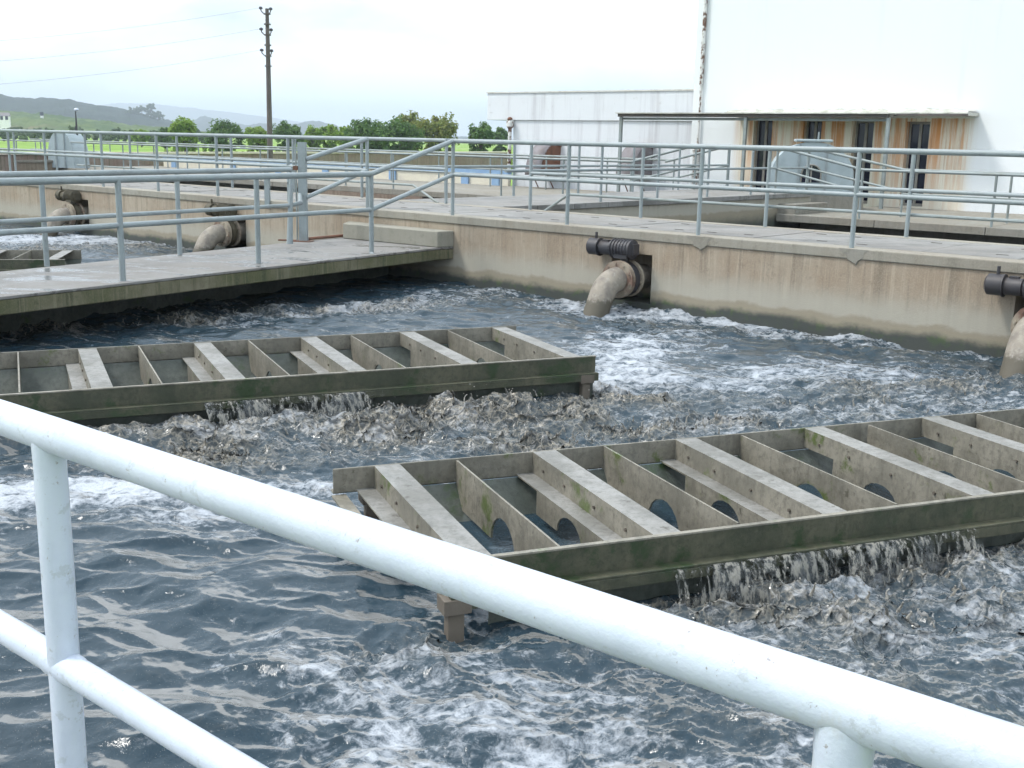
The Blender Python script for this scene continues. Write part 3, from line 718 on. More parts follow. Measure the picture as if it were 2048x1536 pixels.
# ragged moss ridge on top of the canopy
rm = MB(); nx = 60
for i in range(nx + 1):
    x = can_l + .04 + (can_r - can_l - .08) * i / nx; hh = .05 + .05 * rng.random()
    rm.v += [(x, -.72, can_z + .105), (x, -.62, can_z + .105 + hh * .8), (x, -.3, can_z + .105 + hh), (x, -.02, can_z + .11 + hh * 1.3)]
for i in range(nx):
    for j in range(3): rm.f.append((i * 4 + j, i * 4 + 4 + j, i * 4 + 5 + j, i * 4 + 1 + j))
rm.build('canopy_moss', M['canopy'], bld, smooth=True, local=True)
# downpipe at the corner, paint peeling
dp_s, _ = on_b(1395, 300, OB1 - .06)
peel = paint('peeling downpipe', (0.66, 0.66, 0.64), (0.5, 0.5, 0.47), 0.22, 0.7, 0.3)
dpz = on_b(1395, 170, OB1 - .06)[1]
MB().tube([(dp_s, -.06, dpz), (dp_s, -.06, top_z - .1)], .055, 12).build('downpipe', peel, bld, smooth=True, local=True)
MB().tube([(dp_s, -.06, .25), (dp_s, -.06, dpz - .01)], .03, 10).build('downpipe', peel, bld, smooth=True, local=True)
hz = on_b(1393, 300, OB1 - .1)[1]
MB().tube([(dp_s - .02, -.08, .02), (dp_s - .02, -.08, hz - .1), (dp_s - .02, -.08, hz), (dp_s - .02, -.08, hz + .12)], [.10, .10, .13, .06], 14).build('pipe_base', peel, bld, smooth=True, local=True)
# annex
ax = thing('white_annex', 'low stained white annex with overhanging parapet left of the main building', 'building', bo, AANG)
an_l, _ = on_b(1026, 300, OB1 + .15); pl_, pz1 = on_b(975, 187, OB1 + .1); _, pz0 = on_b(1000, 240, OB1 + .1)
MB().box(an_l, wl_s - .004, .15, 7, -.2, pz0 - .002).build('front_wall', M['render'], ax, local=True)
MB().box(pl_, wl_s - .004, .10, 7, pz0, pz1).build('parapet', M['render'], ax, local=True, bevel=.01)
MB().box(pl_ - .03, wl_s - .004, .07, .4, pz1 + .002, pz1 + .05).build('parapet_cap', concrete('parapet cap', (.6, .6, .57), (.3, .29, .26), (.55, .53, .48), .5), ax, local=True)
pp_s = an_l + .02
pz = on_b(1020, 242, OB1)[1]
MB().tube([(pp_s - .06, .02, 0), (pp_s - .06, .02, pz - .25), (pp_s - .06, .02, pz - .18), (pp_s - .06, .02, pz - .04), (pp_s - .04, .06, pz + .06)], [.06, .06, .12, .12, .07], 14).build('downpipe', peel, ax, smooth=True, local=True)
MB().ball((pp_s - .05, .0, pz + .06), (.09, .09, .07)).build('outlet_stain', M['rust'], ax, local=True)
# steel awning on posts
aw = thing('steel_awning', 'flat steel awning frame on thin posts in front of the white building', 'awning', h3(0, 15.8, 0), AANG)
al, az = on_b(1240, 223, 15.8); ar, azr = on_b(1772, 235, 15.8)
azm = (az + azr) / 2
for px in (1240, 1488, 1772):
    sx_, _ = on_b(px, 300, 15.8)
    MB().box(sx_ - .04, sx_ + .04, -.04, .04, 0, azm - .08).build('post', M['railold'], aw, local=True)
MB().box(al - .04, ar + .04, -.05, .05, azm - .078, azm + .01).build('front_beam', M['darksteel'], aw, local=True)
MB().box(al - .04, ar + .04, .10, .16, azm - .16, azm - .09).build('cross_beam', M['railold'], aw, local=True)
MB().box(al - .08, ar + .08, -.12, OB1 - 15.8 - .76, azm + .012, azm + .04).build('roof_sheet', M['canopy'], aw, local=True)
for k in range(6):
    x = al + (ar - al) * k / 5
    MB().box(x - .025, x + .025, .17, OB1 - 15.8 - .77, azm - .05, azm + .008).build('rafter', M['frame'], aw, local=True)

# blue and cream low wall along the back of the outer walkway
bw = thing('painted_wall', 'low cream wall with blue cap and blue pillars behind the outer walkway', 'wall', h3(-16, OB1 - .3, 0), AANG)
ob_ = lambda px: s_at(px, OB1 - .3)
b_l, b_r = ob_(330), ob_(1018); o16 = -16
MB().box(b_l - o16, b_r - o16, -.06, .06, 0.0, .34).build('cream_panel', M['cream'], bw, local=True)
MB().box(b_l - o16, b_r - o16 + .02, -.10, .10, .342, .50).build('blue_cap', M['bluepaint'], bw, local=True)
for px in (352, 470, 560, 655, 789, 934, 995):
    x = ob_(px) - o16
    MB().box(x - .16, x + .16, -.13, -.063, 0.0, .34).build('blue_pillar', M['bluepaint'], bw, local=True)

# rusty quarter round hoods on the annex
def hood(label, pxr, pxt, rust_side):
    s1, zt = on_b(pxr, pxt, OB1); s0 = s1 - .62
    zb = zt - 1.02
    r = thing('vent_hood', label, 'hood', h3((s0 + s1) / 2, OB1, zb), AANG, 'quarter round vent hoods on the annex wall')
    w2_ = (s1 - s0) / 2; n = 14; Dp = 1.0; H_ = 1.0
    prof = [(-.0, H_)] + [(-.22 - (Dp - .22) * math.sin(math.pi / 2 * i / n), H_ * math.cos(math.pi / 2 * i / n) * .98) for i in range(n + 1)] 
    m = MB(); k = len(prof)
    for x in (-w2_, w2_):
        m.v += [(x, y + .14, z) for y, z in prof]
    m.f = [(i, k + i, k + i + 1, i + 1) for i in range(k - 1)]
    o = m.build('shell', M['hood'], r, smooth=True, local=True); o.modifiers.new('solid', 'SOLIDIFY').thickness = .02
    for x, mt in ((-w2_ + .012, M['hood']), (w2_ - .012, rust_side)):
        q = MB(); ins_ = [(x, y + .14 + .005, z - .004) for y, z in prof]
        q.add(ins_ + [(x, .13, .0)], [tuple(range(k + 1))])
        oo = q.build('side_plate', mt, r, local=True); oo.modifiers.new('solid', 'SOLIDIFY').thickness = .01
    MB().box(-w2_ - .03, w2_ + .03, .02, .13, H_ * .9, H_ + .03).build('top_flange', M['rust'], r, local=True)
    for x in (-w2_, w2_):
        MB().tube([(x, -.55, .06), (x, -.2, -zb + .01)], .018, 6).build('strut', M['rust'], r, local=True)
    return r
hood('rusty quarter round vent hood with red rusted side, left of the two', 1117, 285, M['rust'])
hood('brown quarter round vent hood nearer the main building, right of the two', 1302, 288, M['hood'])

# grey domed covers
def dome(label, base, halfw, height, depth, rz, window):
    r = thing('domed_cover', label, 'cover', base, rz)
    n = 16; prof = [(-halfw, 0)] 
    for i in range(n + 1):
        a = math.pi - math.pi * i / n
        prof.append((halfw * .98 * math.cos(a), height * .26 + (height * .74) * (math.sin(a) ** .92)))
    prof.append((halfw, 0)); k = len(prof); m = MB()
    m.v = [(x, 0, z) for x, z in prof] + [(x * .97, depth, z * .98) for x, z in prof]
    m.f = [tuple(range(k - 1, -1, -1)), tuple(range(k, 2 * k))] + [(i, (i + 1) % k, k + (i + 1) % k, k + i) for i in range(k)]
    m.build('shell', M['galv'], r, local=True, bevel=.01)
    for x in (-halfw * .32, halfw * .32):
        MB().box(x - .025, x + .025, -.03, -.002, 0, height * .95).build('rib', M['rail'], r, local=True)
    if window: MB().box(-halfw * .42, halfw * .42, -.05, depth * .6, height * .995, height * 1.05).build('top_cap', M['galv'], r, local=True, bevel=.02)
    if window: MB().tube([(halfw * .1, .1, height * 1.04), (halfw * .1, .1, height * 1.2)], .02, 8).build('vent_rod', M['rail'], r, local=True)
    if window:
        w_, h_ = .23, .42; pr = [(-w_, .2)] + [(w_ * math.cos(math.pi - math.pi * i / 12), .2 + h_ - w_ + w_ * math.sin(math.pi * i / 12)) for i in range(13)] + [(w_, .2)]
        kk = len(pr); pr = [(x - .02, z) for x, z in pr]; q = MB(); q.add([(x, -.006, z) for x, z in pr], [tuple(range(kk - 1, -1, -1))])
        wo = q.build('window', M['glass'], r, local=True)
        MB().tube([(x, -.012, z) for x, z in pr], .018, 8).build('frame', M['frame'], wo, local=True)
        MB().box(-.04, -.005, -.02, -.007, .2, .2 + h_).build('mullion', M['frame'], wo, local=True)
    return r
q = at_depth(1622, 372, 27.3)
dome('grey domed sheet metal cover with small arched window in front of the stained bays', (q[0], q[1], D), 1.0, 1.16, 1.1, R(-8), True)
MB().prism([(q[0] - 1.2, q[1] - .15), (q[0] + 1.2, q[1] - .3), (q[0] + 1.3, q[1] + 1.3), (q[0] - 1.1, q[1] + 1.4)], -.3, D - .004).build('plinth', M['outer'], bpy.data.objects['domed_cover'])
q = at_depth(123, 334, 45.5)
dome('plain grey domed cover far away at left on the outer walkway', (q[0], q[1], 0.003), .66, 1.48, .9, R(-20), False)

# ------------------------------------------------------------------ water
_perm = rng.permutation(4096)
def pnoise(x, y, seed=0):
    xi = np.floor(x).astype(np.int64); yi = np.floor(y).astype(np.int64); xf = x - xi; yf = y - yi
    u = xf * xf * xf * (xf * (xf * 6 - 15) + 10); v = yf * yf * yf * (yf * (yf * 6 - 15) + 10)
    def g(ix, iy, dx, dy):
        h = _perm[(_perm[(ix + seed * 131) & 4095] + iy) & 4095] * (2 * math.pi / 4096)
        return np.cos(h) * dx + np.sin(h) * dy
    a = g(xi, yi, xf, yf); b = g(xi + 1, yi, xf - 1, yf); c = g(xi, yi + 1, xf, yf - 1); d = g(xi + 1, yi + 1, xf - 1, yf - 1)
    return 1.4 * ((a + u * (b - a)) + v * ((c + u * (d - c)) - (a + u * (b - a))))
def capsule(x, y, p, q, r, amp, z=WL):
    a = P(*p, z)[:2]; b = P(*q, z)[:2]; d = b - a; L2 = max(d @ d, 1e-9)
    t_ = np.clip(((x - a[0]) * d[0] + (y - a[1]) * d[1]) / L2, 0, 1)
    dd = (x - a[0] - t_ * d[0]) ** 2 + (y - a[1] - t_ * d[1]) ** 2
    return amp * np.exp(-dd / (r * r))
def trough_xy(x, y, org, ang):
    c, s_ = math.cos(R(ang)), math.sin(R(ang)); dx, dy = x - org[0], y - org[1]
    return dx * c + dy * s_, -dx * s_ + dy * c
CHURN = [((430, 885), (1150, 800), .8, 1.35), ((1000, 880), (1500, 850), .6, 1.1), ((1450, 830), (2048, 760), .8, .75), ((-100, 665), (850, 610), .55, .95),
         ((250, 620), (560, 600), .4, .5), ((1290, 1170), (1750, 1120), .42, 1.15), ((1500, 1250), (2100, 1120), .55, .95), ((850, 1290), (920, 1270), .3, .6), ((1250, 640), (2000, 700), .8, .45),
         ((1300, 1420), (2048, 1320), .7, .42), ((800, 1400), (1150, 1450), .6, .25), ((950, 590), (1250, 620), .6, .5), ((380, 830), (640, 800), .3, .9),
         ((1700, 700), (2048, 740), .5, .5), ((0, 495), (420, 490), 1.2, .9), ((0, 900), (250, 880), .5, .35)]
FOAM = [((1230, 770), (1290, 680), .75, 1.0), ((1120, 610), (1480, 650), .6, .95), ((-150, 1010), (330, 985), .42, 1.2), ((350, 1010), (660, 980), .36, .85), ((480, 850), (900, 860), .7, .58), ((950, 790), (1130, 775), .16, 1.0),
        ((1500, 660), (1900, 700), .55, .78), ((1300, 770), (1750, 740), .75, .75), ((750, 1350), (1200, 1470), .5, .62), ((1850, 1330), (2048, 1400), .35, .5), ((1880, 1150), (2048, 1120), .3, .5),
        ((1750, 1180), (1800, 1290), .16, .6), ((500, 640), (1000, 580), .7, .62), ((1400, 850), (2048, 800), .7, .62), ((1500, 1300), (2048, 1200), .7, .55), ((0, 480), (420, 480), 1.3, 1.0), ((1250, 1480), (1700, 1500), .4, .5), ((850, 900), (1050, 890), .3, .4), ((1750, 740), (2048, 760), .5, .4)]
def water_fields(x, y):
    n = 0 * x
    wx = .35 * pnoise(x * 1.1, y * 1.1, 1); wy = .35 * pnoise(x * 1.1 + 9.1, y * 1.1, 2)
    ch = n.copy()
    for p, q, r_, a in CHURN: ch = np.maximum(ch, capsule(x + wx, y + wy, p, q, r_, a))
    ch = ch * (0.75 + .5 * pnoise(x * 1.7, y * 1.7, 3)) + .05
    fo = n.copy()
    for p, q, r_, a in FOAM: fo = np.maximum(fo, capsule(x + 1.2 * wx, y + 1.2 * wy, p, q, r_, a))
    inside = n.copy(); bank = n.copy()
    for org, ang, xa, xb, W in (((-.229, 4.317), 21.7, .12, 9, 1.42), ((.668, 8.878), 24.3, -9, -.05, 1.55)):
        u, v = trough_xy(x, y, org, ang)
        ii = np.clip((u - xa) / .1, 0, 1) * np.clip((xb - u) / .1, 0, 1) * np.clip((v + .02) / .06, 0, 1) * np.clip((W + .02 - v) / .06, 0, 1)
        inside = np.maximum(inside, ii)
        on = np.clip((u - xa - .8) / .6, 0, 1) * np.clip((xb - u - .4) / .4, 0, 1)
        bank = np.maximum(bank, on * (np.exp(-((v + .16) / .15) ** 2)))
    ch = np.clip(ch, .0, 1.6) * (1 - inside) ; fo = fo * (1 - inside)
    return np.clip(ch, 0, 1.6), np.clip(fo, 0, 1.2), inside, bank
def water_height(x, y, ch, inside, bank, fo):
    wx = x + .06 * pnoise(x * 4, y * 4, 4); wy = y + .06 * pnoise(x * 4, y * 4, 5)
    # slow swell, crests lying across the view
    sw = pnoise(wx * 1.3, wy * 2.6, 6) * .046 + pnoise(wx * 3.0 + wy, wy * 5.4, 7) * .024 + pnoise(wx * 9, wy * 13, 8) * .0055 + pnoise(wx * 21, wy * 27, 18) * .0022
    sw = sw + .018 * (1 - np.abs(pnoise(wx * 2.2, wy * 4.6, 9))) ** 3
    rid = 0; amp = .55; f = 2.3; w_ = 1.0
    for o in range(7):
        n_ = pnoise(wx * f + 3.3 * o, wy * f * 1.15, 20 + o)
        q = np.clip(1 - np.abs(n_) * 1.9, 0, 1) ** 1.5 if o % 2 else .5 + .9 * n_
        rid = rid + amp * q * w_; w_ = np.clip(.35 + .8 * q, .2, 1); amp *= .66; f *= 1.75
    c2 = np.clip(ch, 0, 1.6)
    h = sw * (1 - .35 * np.clip(ch, 0, 1)) + c2 * .155 * (rid - .72)
    h = h + .012 * fo * (pnoise(wx * 7, wy * 9, 31) + .6 * pnoise(wx * 19, wy * 21, 32))
    h = h * (1 - .88 * inside) + bank * .09 * (.7 + .8 * pnoise(x * 5, y * 5, 33))
    return h
def water_tile(x0, x1, y0, y1, res, keep=None, z=WL):
    nx, ny = int((x1 - x0) / res) + 1, int((y1 - y0) / res) + 1
    X, Y = np.meshgrid(np.linspace(x0, x1, nx), np.linspace(y0, y1, ny)); X = X.ravel(); Y = Y.ravel()
    ch, fo, ins_, bank = water_fields(X, Y)
    Z = water_height(X, Y, ch, ins_, bank, fo)
    Zg = Z.reshape(ny, nx); gy, gx = np.gradient(Zg, (y1 - y0) / (ny - 1), (x1 - x0) / (nx - 1))
    k = (.014 * np.clip(ch, .3, 1)).reshape(ny, nx)
    edge = np.zeros((ny, nx)); edge[2:-2, 2:-2] = 1
    Xd = X + (np.clip(gx, -1.5, 1.5) * k * edge).ravel(); Yd = Y + (np.clip(gy, -1.5, 1.5) * k * edge).ravel()
    I = np.arange(nx * ny).reshape(ny, nx)
    F = np.stack([I[:-1, :-1], I[:-1, 1:], I[1:, 1:], I[1:, :-1]], -1).reshape(-1, 4)
    if keep is not None:
        cxm = X[F].mean(1); cym = Y[F].mean(1); F = F[keep(cxm, cym)]
    crest = np.clip(Z / .12, -1, 1.5)
    slope_tone = np.clip(.5 - gy.ravel() * 2.6 - gx.ravel() * .8, 0, 1) * (1 - ins_)  # paler grey tone on wave slopes turned away from the camera
    return np.stack([Xd, Yd, z + Z], 1), F, ch, fo, crest, slope_tone
def water_object(name, tiles, mat, label):
    V, FF, a, b, c, e = [], [], [], [], [], []; o = 0
    for tl in tiles:
        v, f, ch, fo, cr_, fi_ = tl; e.append(fi_); V.append(v); FF.append(f + o); a.append(ch); b.append(fo); c.append(cr_); o += len(v)
    V = np.concatenate(V); FF = np.concatenate(FF)
    me = bpy.data.meshes.new(name); me.vertices.add(len(V)); me.vertices.foreach_set('co', V.astype(np.float32).ravel())
    me.loops.add(FF.size); me.loops.foreach_set('vertex_index', FF.astype(np.int32).ravel())
    me.polygons.add(len(FF)); me.polygons.foreach_set('loop_start', np.arange(0, FF.size, 4, dtype=np.int32)); me.polygons.foreach_set('loop_total', np.full(len(FF), 4, np.int32))
    me.polygons.foreach_set('use_smooth', np.ones(len(FF), bool))
    for nm, arr in (('churn', a), ('foam', b), ('crest', c), ('slope_tone', e)):
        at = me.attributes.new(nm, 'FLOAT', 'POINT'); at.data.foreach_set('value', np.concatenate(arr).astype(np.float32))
    me.update(calc_edges=True); me.materials.append(mat)
    ob_ = bpy.data.objects.new(name, me); C.objects.link(ob_)
    return structure(ob_, label)

t = NT('aerated sludge water'); p = t.pos()
ch_, fo_, cr_ = t.attr('churn'), t.attr('foam'), t.attr('crest')
fi_ = t.attr('slope_tone')
w1 = t.noise(t.sc(p, (1, 1.35, 1)), 6, 5, .7, 1.4); w2_ = t.noise(p, 24, 3, .7, .8); bub = t.voro(p, 95)
pat = t.math('ADD', t.math('MULTIPLY', t.math('SUBTRACT', w1, .5), 1.9), t.math('MULTIPLY', t.math('SUBTRACT', w2_, .5), 1.0))
w0 = t.noise(t.sc(p, (1, 1.8, 1)), 2.2, 5, .65, 1.6)
pat = t.math('ADD', pat, t.math('MULTIPLY', t.math('SUBTRACT', w0, .5), 1.6))
fm = t.ramp(t.math('ADD', t.math('ADD', t.math('MULTIPLY', fo_, .85), pat), t.math('MULTIPLY', cr_, .14)), .30, 1.15)
fm = t.math('MULTIPLY', fm, t.math('SUBTRACT', 1.0, t.math('MULTIPLY', ch_, .42), True))
murk = t.ramp(t.math('ADD', t.math('ADD', t.math('MULTIPLY', ch_, .75), t.math('MULTIPLY', cr_, .45)), t.math('MULTIPLY', t.math('SUBTRACT', w1, .5), 1.1)), .12, 1.0)
slope_tone = t.ramp(t.math('ADD', t.math('MULTIPLY', fi_, .8), t.math('MULTIPLY', t.math('SUBTRACT', w1, .5), .9)), .38, .66)
wp = t.n('ShaderNodeVectorMath', operation='ADD'); t.l(p, wp.inputs[0])
wq = t.n('ShaderNodeTexNoise'); t.l(p, wq.inputs['Vector']); wq.inputs['Scale'].default_value = 9; wq.inputs['Detail'].default_value = 3
ws = t.n('ShaderNodeVectorMath', operation='SCALE'); t.l(wq.outputs['Color'], ws.inputs[0]); ws.inputs['Scale'].default_value = .16; t.l(ws.outputs[0], wp.inputs[1])
web = t.ramp(t.voro(wp.outputs[0], 13, 'DISTANCE_TO_EDGE'), .13, .0)
froth = t.math('ADD', t.math('MULTIPLY', web, .65), t.math('MULTIPLY', t.ramp(w2_, .42, .66), .55), True)
churnc = t.mix(froth, (0.036, 0.041, 0.042), (0.235, 0.212, 0.168))
col = t.mix(murk, (0.021, 0.039, 0.053), churnc)
col = t.mix(t.math('MULTIPLY', slope_tone, .85), col, (0.19, 0.19, 0.183))
spk = t.ramp(bub, .13, .06)
col = t.mix(t.math('MULTIPLY', spk, .45), col, (0.5, 0.5, 0.47))
fcol = t.mix(t.ramp(bub, .1, .5), (0.30, 0.32, 0.345), (0.42, 0.45, 0.49))
col = t.mix(fm, col, fcol)
rg = t.math('ADD', .15, t.math('MULTIPLY', fm, .6)); rg = t.math('ADD', rg, t.math('MULTIPLY', murk, .12))
hgt = t.math('ADD', t.math('ADD', w2_, t.math('MULTIPLY', t.math('MULTIPLY', web, murk), .8)), t.math('MULTIPLY', fm, .5))
t.bump(hgt, .26, .014)
t.p.inputs['IOR'].default_value = 1.33
M['water'] = t.fin(col, rg, None, .5)

divl = (ins(lfe, lbe, 1.3), LFd)                                   # divider under the low walkway
def side(x, y): return (x - divl[0][0]) * divl[1][1] - (y - divl[0][1]) * divl[1][0]      # > 0: right of it
behind = lambda x, y: ((x - H0[0]) * B[0] + (y - H0[1]) * B[1]) < .4
main = lambda x, y: (side(x, y) > 0) & behind(x, y)
left = lambda x, y: (side(x, y) <= 0) & behind(x, y)
nearok = lambda x, y: ((x - nr0[0]) * nn[0] + (y - nr0[1]) * nn[1]) > -.5
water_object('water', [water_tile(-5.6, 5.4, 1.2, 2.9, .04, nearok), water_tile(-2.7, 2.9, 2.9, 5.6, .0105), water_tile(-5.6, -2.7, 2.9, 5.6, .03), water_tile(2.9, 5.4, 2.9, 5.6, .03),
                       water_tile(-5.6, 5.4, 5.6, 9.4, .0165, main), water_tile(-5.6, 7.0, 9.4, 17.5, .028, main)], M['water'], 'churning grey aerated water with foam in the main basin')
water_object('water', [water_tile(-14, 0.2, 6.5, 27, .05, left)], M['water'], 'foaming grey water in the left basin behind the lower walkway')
t = NT('still dark water'); t.bump(t.noise(t.pos(), 5, 4, .6), .25, .02); M['still'] = t.fin((0.012, 0.014, 0.018), .06)
WS = -0.78
structure(MB().add([h3(-46, DW - .1, WS), h3(24, DW - .1, WS), h3(24, OB0 + 1.3, WS), h3(-46, OB0 + 1.3, WS)], [(0, 1, 2, 3)]).build('water', M['still']), 'still dark water behind the long wall')

# thrown up water: drops, tongues and ropy splashes
def splashes():
    m = MB(); rr = random.Random(5)
    zones = [((430, 885), (1150, 800), .45, 300), ((1000, 880), (1500, 850), .35, 170), ((1450, 830), (2000, 770), .5, 110), ((-50, 665), (800, 610), .35, 200),
             ((1290, 1165), (1700, 1125), .25, 190), ((1500, 1240), (2048, 1130), .35, 110), ((1200, 640), (1950, 700), .6, 90), ((380, 825), (640, 795), .16, 90), ((1400, 1400), (2000, 1350), .5, 50), ((0, 495), (420, 490), .7, 70)]
    pts = []
    for p, q, sg, n in zones:
        a = P(*p, WL)[:2]; b = P(*q, WL)[:2]
        for i in range(n):
            c = a + (b - a) * rr.random() + np.array([rr.gauss(0, sg), rr.gauss(0, sg)]) * .75
            pts.append(c)
    X = np.array([c[0] for c in pts]); Y = np.array([c[1] for c in pts])
    ch, fo, ii, bk = water_fields(X, Y); Z = water_height(X, Y, ch, ii, bk, fo) + WL
    for i in range(len(pts)):
        if ii[i] > .02 or ch[i] < .5 or Y[i] < 4.4 or not behind(X[i], Y[i]): continue
        x, y, z = X[i], Y[i], Z[i]; far = .7 + .05 * y
        for _k in range(1):
            az = rr.uniform(0, 6.28); x2 = x + rr.gauss(0, .05); y2 = y + rr.gauss(0, .05)
            if rr.random() < .62:                                             # thin rope with a bead at its tip
                h = rr.uniform(.012, .055) * (.6 + .6 * ch[i]); n = 5; lean = rr.uniform(.01, .05)
                r0 = rr.uniform(.0025, .006); path = []; rad = []
                for j in range(n + 1):
                    u = j / n
                    path.append((x2 + math.cos(az) * lean * u * u + .006 * math.sin(5 * u + az), y2 + math.sin(az) * lean * u * u, z - .02 + (h + .02) * (u * (1.25 - .35 * u))))
                    rad.append(r0 * (1.7 - 1.5 * u) + .001 + (.0028 if j == n else 0))
                m.tube(path, rad, 6)
            else:
                m.ball((x2, y2, z + rr.uniform(.01, .14) * ch[i]), rr.uniform(.002, .0055), 6, 4)
    return m
t = NT('thrown sludge water'); p = t.pos()
M['spray'] = t.fin(t.mix(t.ramp(t.noise(p, 45, 4, .7), .35, .65), (0.09, 0.088, 0.08), (0.30, 0.285, 0.25)), .18)
tag(splashes().build('splash', M['spray'], smooth=True), 'ropes and drops of grey water thrown up by the aeration', kind='stuff')
t = NT('falling sludge water'); p = t.pos()
sk = t.noise(t.sc(p, (30, 30, 4.5)), 1.0, 5, .7); s2_ = t.noise(t.sc(p, (5, 5, 1.2)), 1.0, 3, .6)
t.bump(sk, .7, .02); t.fin(t.mix(t.ramp(sk, .45, .62), (0.05, 0.056, 0.058), (0.22, 0.21, 0.18)), .16)
tr = t.n('ShaderNodeBsdfTransparent'); mxs = t.n('ShaderNodeMixShader')
t.l(t.ramp(t.math('ADD', t.math('MULTIPLY', sk, .6), t.math('MULTIPLY', s2_, .5)), .50, .62), mxs.inputs[0]); t.l(tr.outputs[0], mxs.inputs[1]); t.l(t.p.outputs[0], mxs.inputs[2]); t.l(mxs.outputs[0], t.o.inputs['Surface'])
M['fall'] = t.m
# thin broken sheets of water spilling below the front beams of the troughs
def curtain(org, ang, xa, xb, seed):
    m = MB(); c, s_ = math.cos(R(ang)), math.sin(R(ang)); nu = int((xb - xa) / .012); nr = 12
    W3 = lambda u, v, z: (org[0] + u * c - v * s_, org[1] + u * s_ + v * c, z)
    for i in range(nu + 1):
        u = xa + (xb - xa) * i / nu; ua = np.array([u])
        bul = float(pnoise(ua * 3.1, ua * 0 + seed, 61)[0]); f1 = float(pnoise(ua * 14, ua * 0 + seed, 62)[0])
        for j in range(nr + 1):
            k = j / nr
            m.v.append(W3(u + .01 * math.sin(6 * k + u * 9), -.058 - (.10 + .06 * bul) * k ** .7 - .018 * f1 * k, -.345 - .21 * k ** 1.5))
    for i in range(nu):
        for j in range(nr): m.f.append((i * (nr + 1) + j, (i + 1) * (nr + 1) + j, (i + 1) * (nr + 1) + j + 1, i * (nr + 1) + j + 1))
    return m
tag(curtain((-.229, 4.317), 21.7, 1.0, 2.7, 3).build('spill_water', M['fall'], smooth=True), 'broken sheet of grey water spilling below the near trough', kind='stuff')
tag(curtain((.668, 8.878), 24.3, -3.1, -1.8, 4).build('spill_water', M['fall'], smooth=True), 'broken sheet of grey water spilling below the farther trough', kind='stuff')

# ------------------------------------------------------------------ beyond the plant
wa, wb = P(-250, 305, .6), P(1015, 303, .6)
wa = wa[:2]; wb = wb[:2]; wd_ = (wb - wa) / np.linalg.norm(wb - wa); wn_ = np.array([-wd_[1], wd_[0]])
bwall = thing('boundary_wall', 'long brown weathered boundary wall with pale coping in front of the field', 'wall', (wa[0], wa[1], G))
MB().prism([wa, wb, wb + wn_ * .25, wa + wn_ * .25], G, .50).build('wall_body', M['brownwall'], bwall)
MB().prism([wa - wn_ * .06, wb - wn_ * .06, wb + wn_ * .31, wa + wn_ * .31], .502, .60).build('coping', M['paleconc'], bwall, bevel=.01)

def leafmat(name, a, b, c):
    t = NT(name); p = t.pos(); oi = t.n('ShaderNodeObjectInfo')
    col = t.mix(t.ramp(t.noise(p, .9, 4, .6), .38, .62), a, b)
    col = t.mix(t.math('MULTIPLY', t.ramp(t.noise(p, 4, 3, .6), .55, .7), .6), col, c)
    t.fin(col, .6, None, .25)
    tl = t.n('ShaderNodeBsdfTranslucent'); t.l(col, tl.inputs['Color']); ms = t.n('ShaderNodeMixShader'); ms.inputs[0].default_value = .4
    t.l(t.p.outputs[0], ms.inputs[1]); t.l(tl.outputs[0], ms.inputs[2]); t.l(ms.outputs[0], t.o.inputs['Surface'])
    return t.m
M['leafA'] = leafmat('bright leaves', (0.16, 0.27, 0.04), (0.22, 0.32, 0.055), (0.30, 0.36, 0.08))
M['leafB'] = leafmat('dark leaves', (0.06, 0.125, 0.035), (0.11, 0.195, 0.05), (0.22, 0.29, 0.06))
M['leafC'] = leafmat('olive orange leaves', (0.15, 0.20, 0.045), (0.21, 0.23, 0.055), (0.32, 0.25, 0.08))
M['leafD'] = leafmat('hill wood', (0.06, 0.10, 0.04), (0.085, 0.13, 0.05), (0.12, 0.16, 0.06))
M['bark'] = NT('bark').fin((0.09, 0.07, 0.055), .9)

def leaf_cloud(cx, cy, cz, rx, ry, rz, nclump, per, size, seed, flat=.0):
    g = np.random.default_rng(seed)
    d = g.normal(size=(nclump, 3)); d /= np.linalg.norm(d, axis=1)[:, None]; d[:, 2] = np.where(d[:, 2] < -.55, -d[:, 2] * .4, d[:, 2])
    rr = g.uniform(.45, 1.0, nclump) ** .6
    cc = d * rr[:, None] * np.array([rx, ry, rz]) * g.uniform(.82, 1.12, (nclump, 1))
    cr = g.uniform(.16, .30, nclump) * min(rx, rz) * 1.25
    cen = np.repeat(cc, per, 0); rad = np.repeat(cr, per)
    e = g.normal(size=(nclump * per, 3)); e /= np.linalg.norm(e, axis=1)[:, None]
    pos = cen + e * (rad * g.uniform(.5, 1.05, len(rad)))[:, None]
    nrm = e + .5 * g.normal(size=e.shape) + np.array([0, 0, .5]); nrm /= np.linalg.norm(nrm, axis=1)[:, None]
    tan = np.cross(nrm, g.normal(size=e.shape)); tan /= np.linalg.norm(tan, axis=1)[:, None]; bit = np.cross(nrm, tan)
    sz = size * g.uniform(.6, 1.3, len(rad))
    base = np.array([cx, cy, cz])
    v = np.stack([pos - tan * sz[:, None] * .9, pos - bit * sz[:, None] * .5, pos + tan * sz[:, None] * .9, pos + bit * sz[:, None] * .5 + nrm * sz[:, None] * .15], 1).reshape(-1, 3) + base
    return v, np.arange(len(v)).reshape(-1, 4)
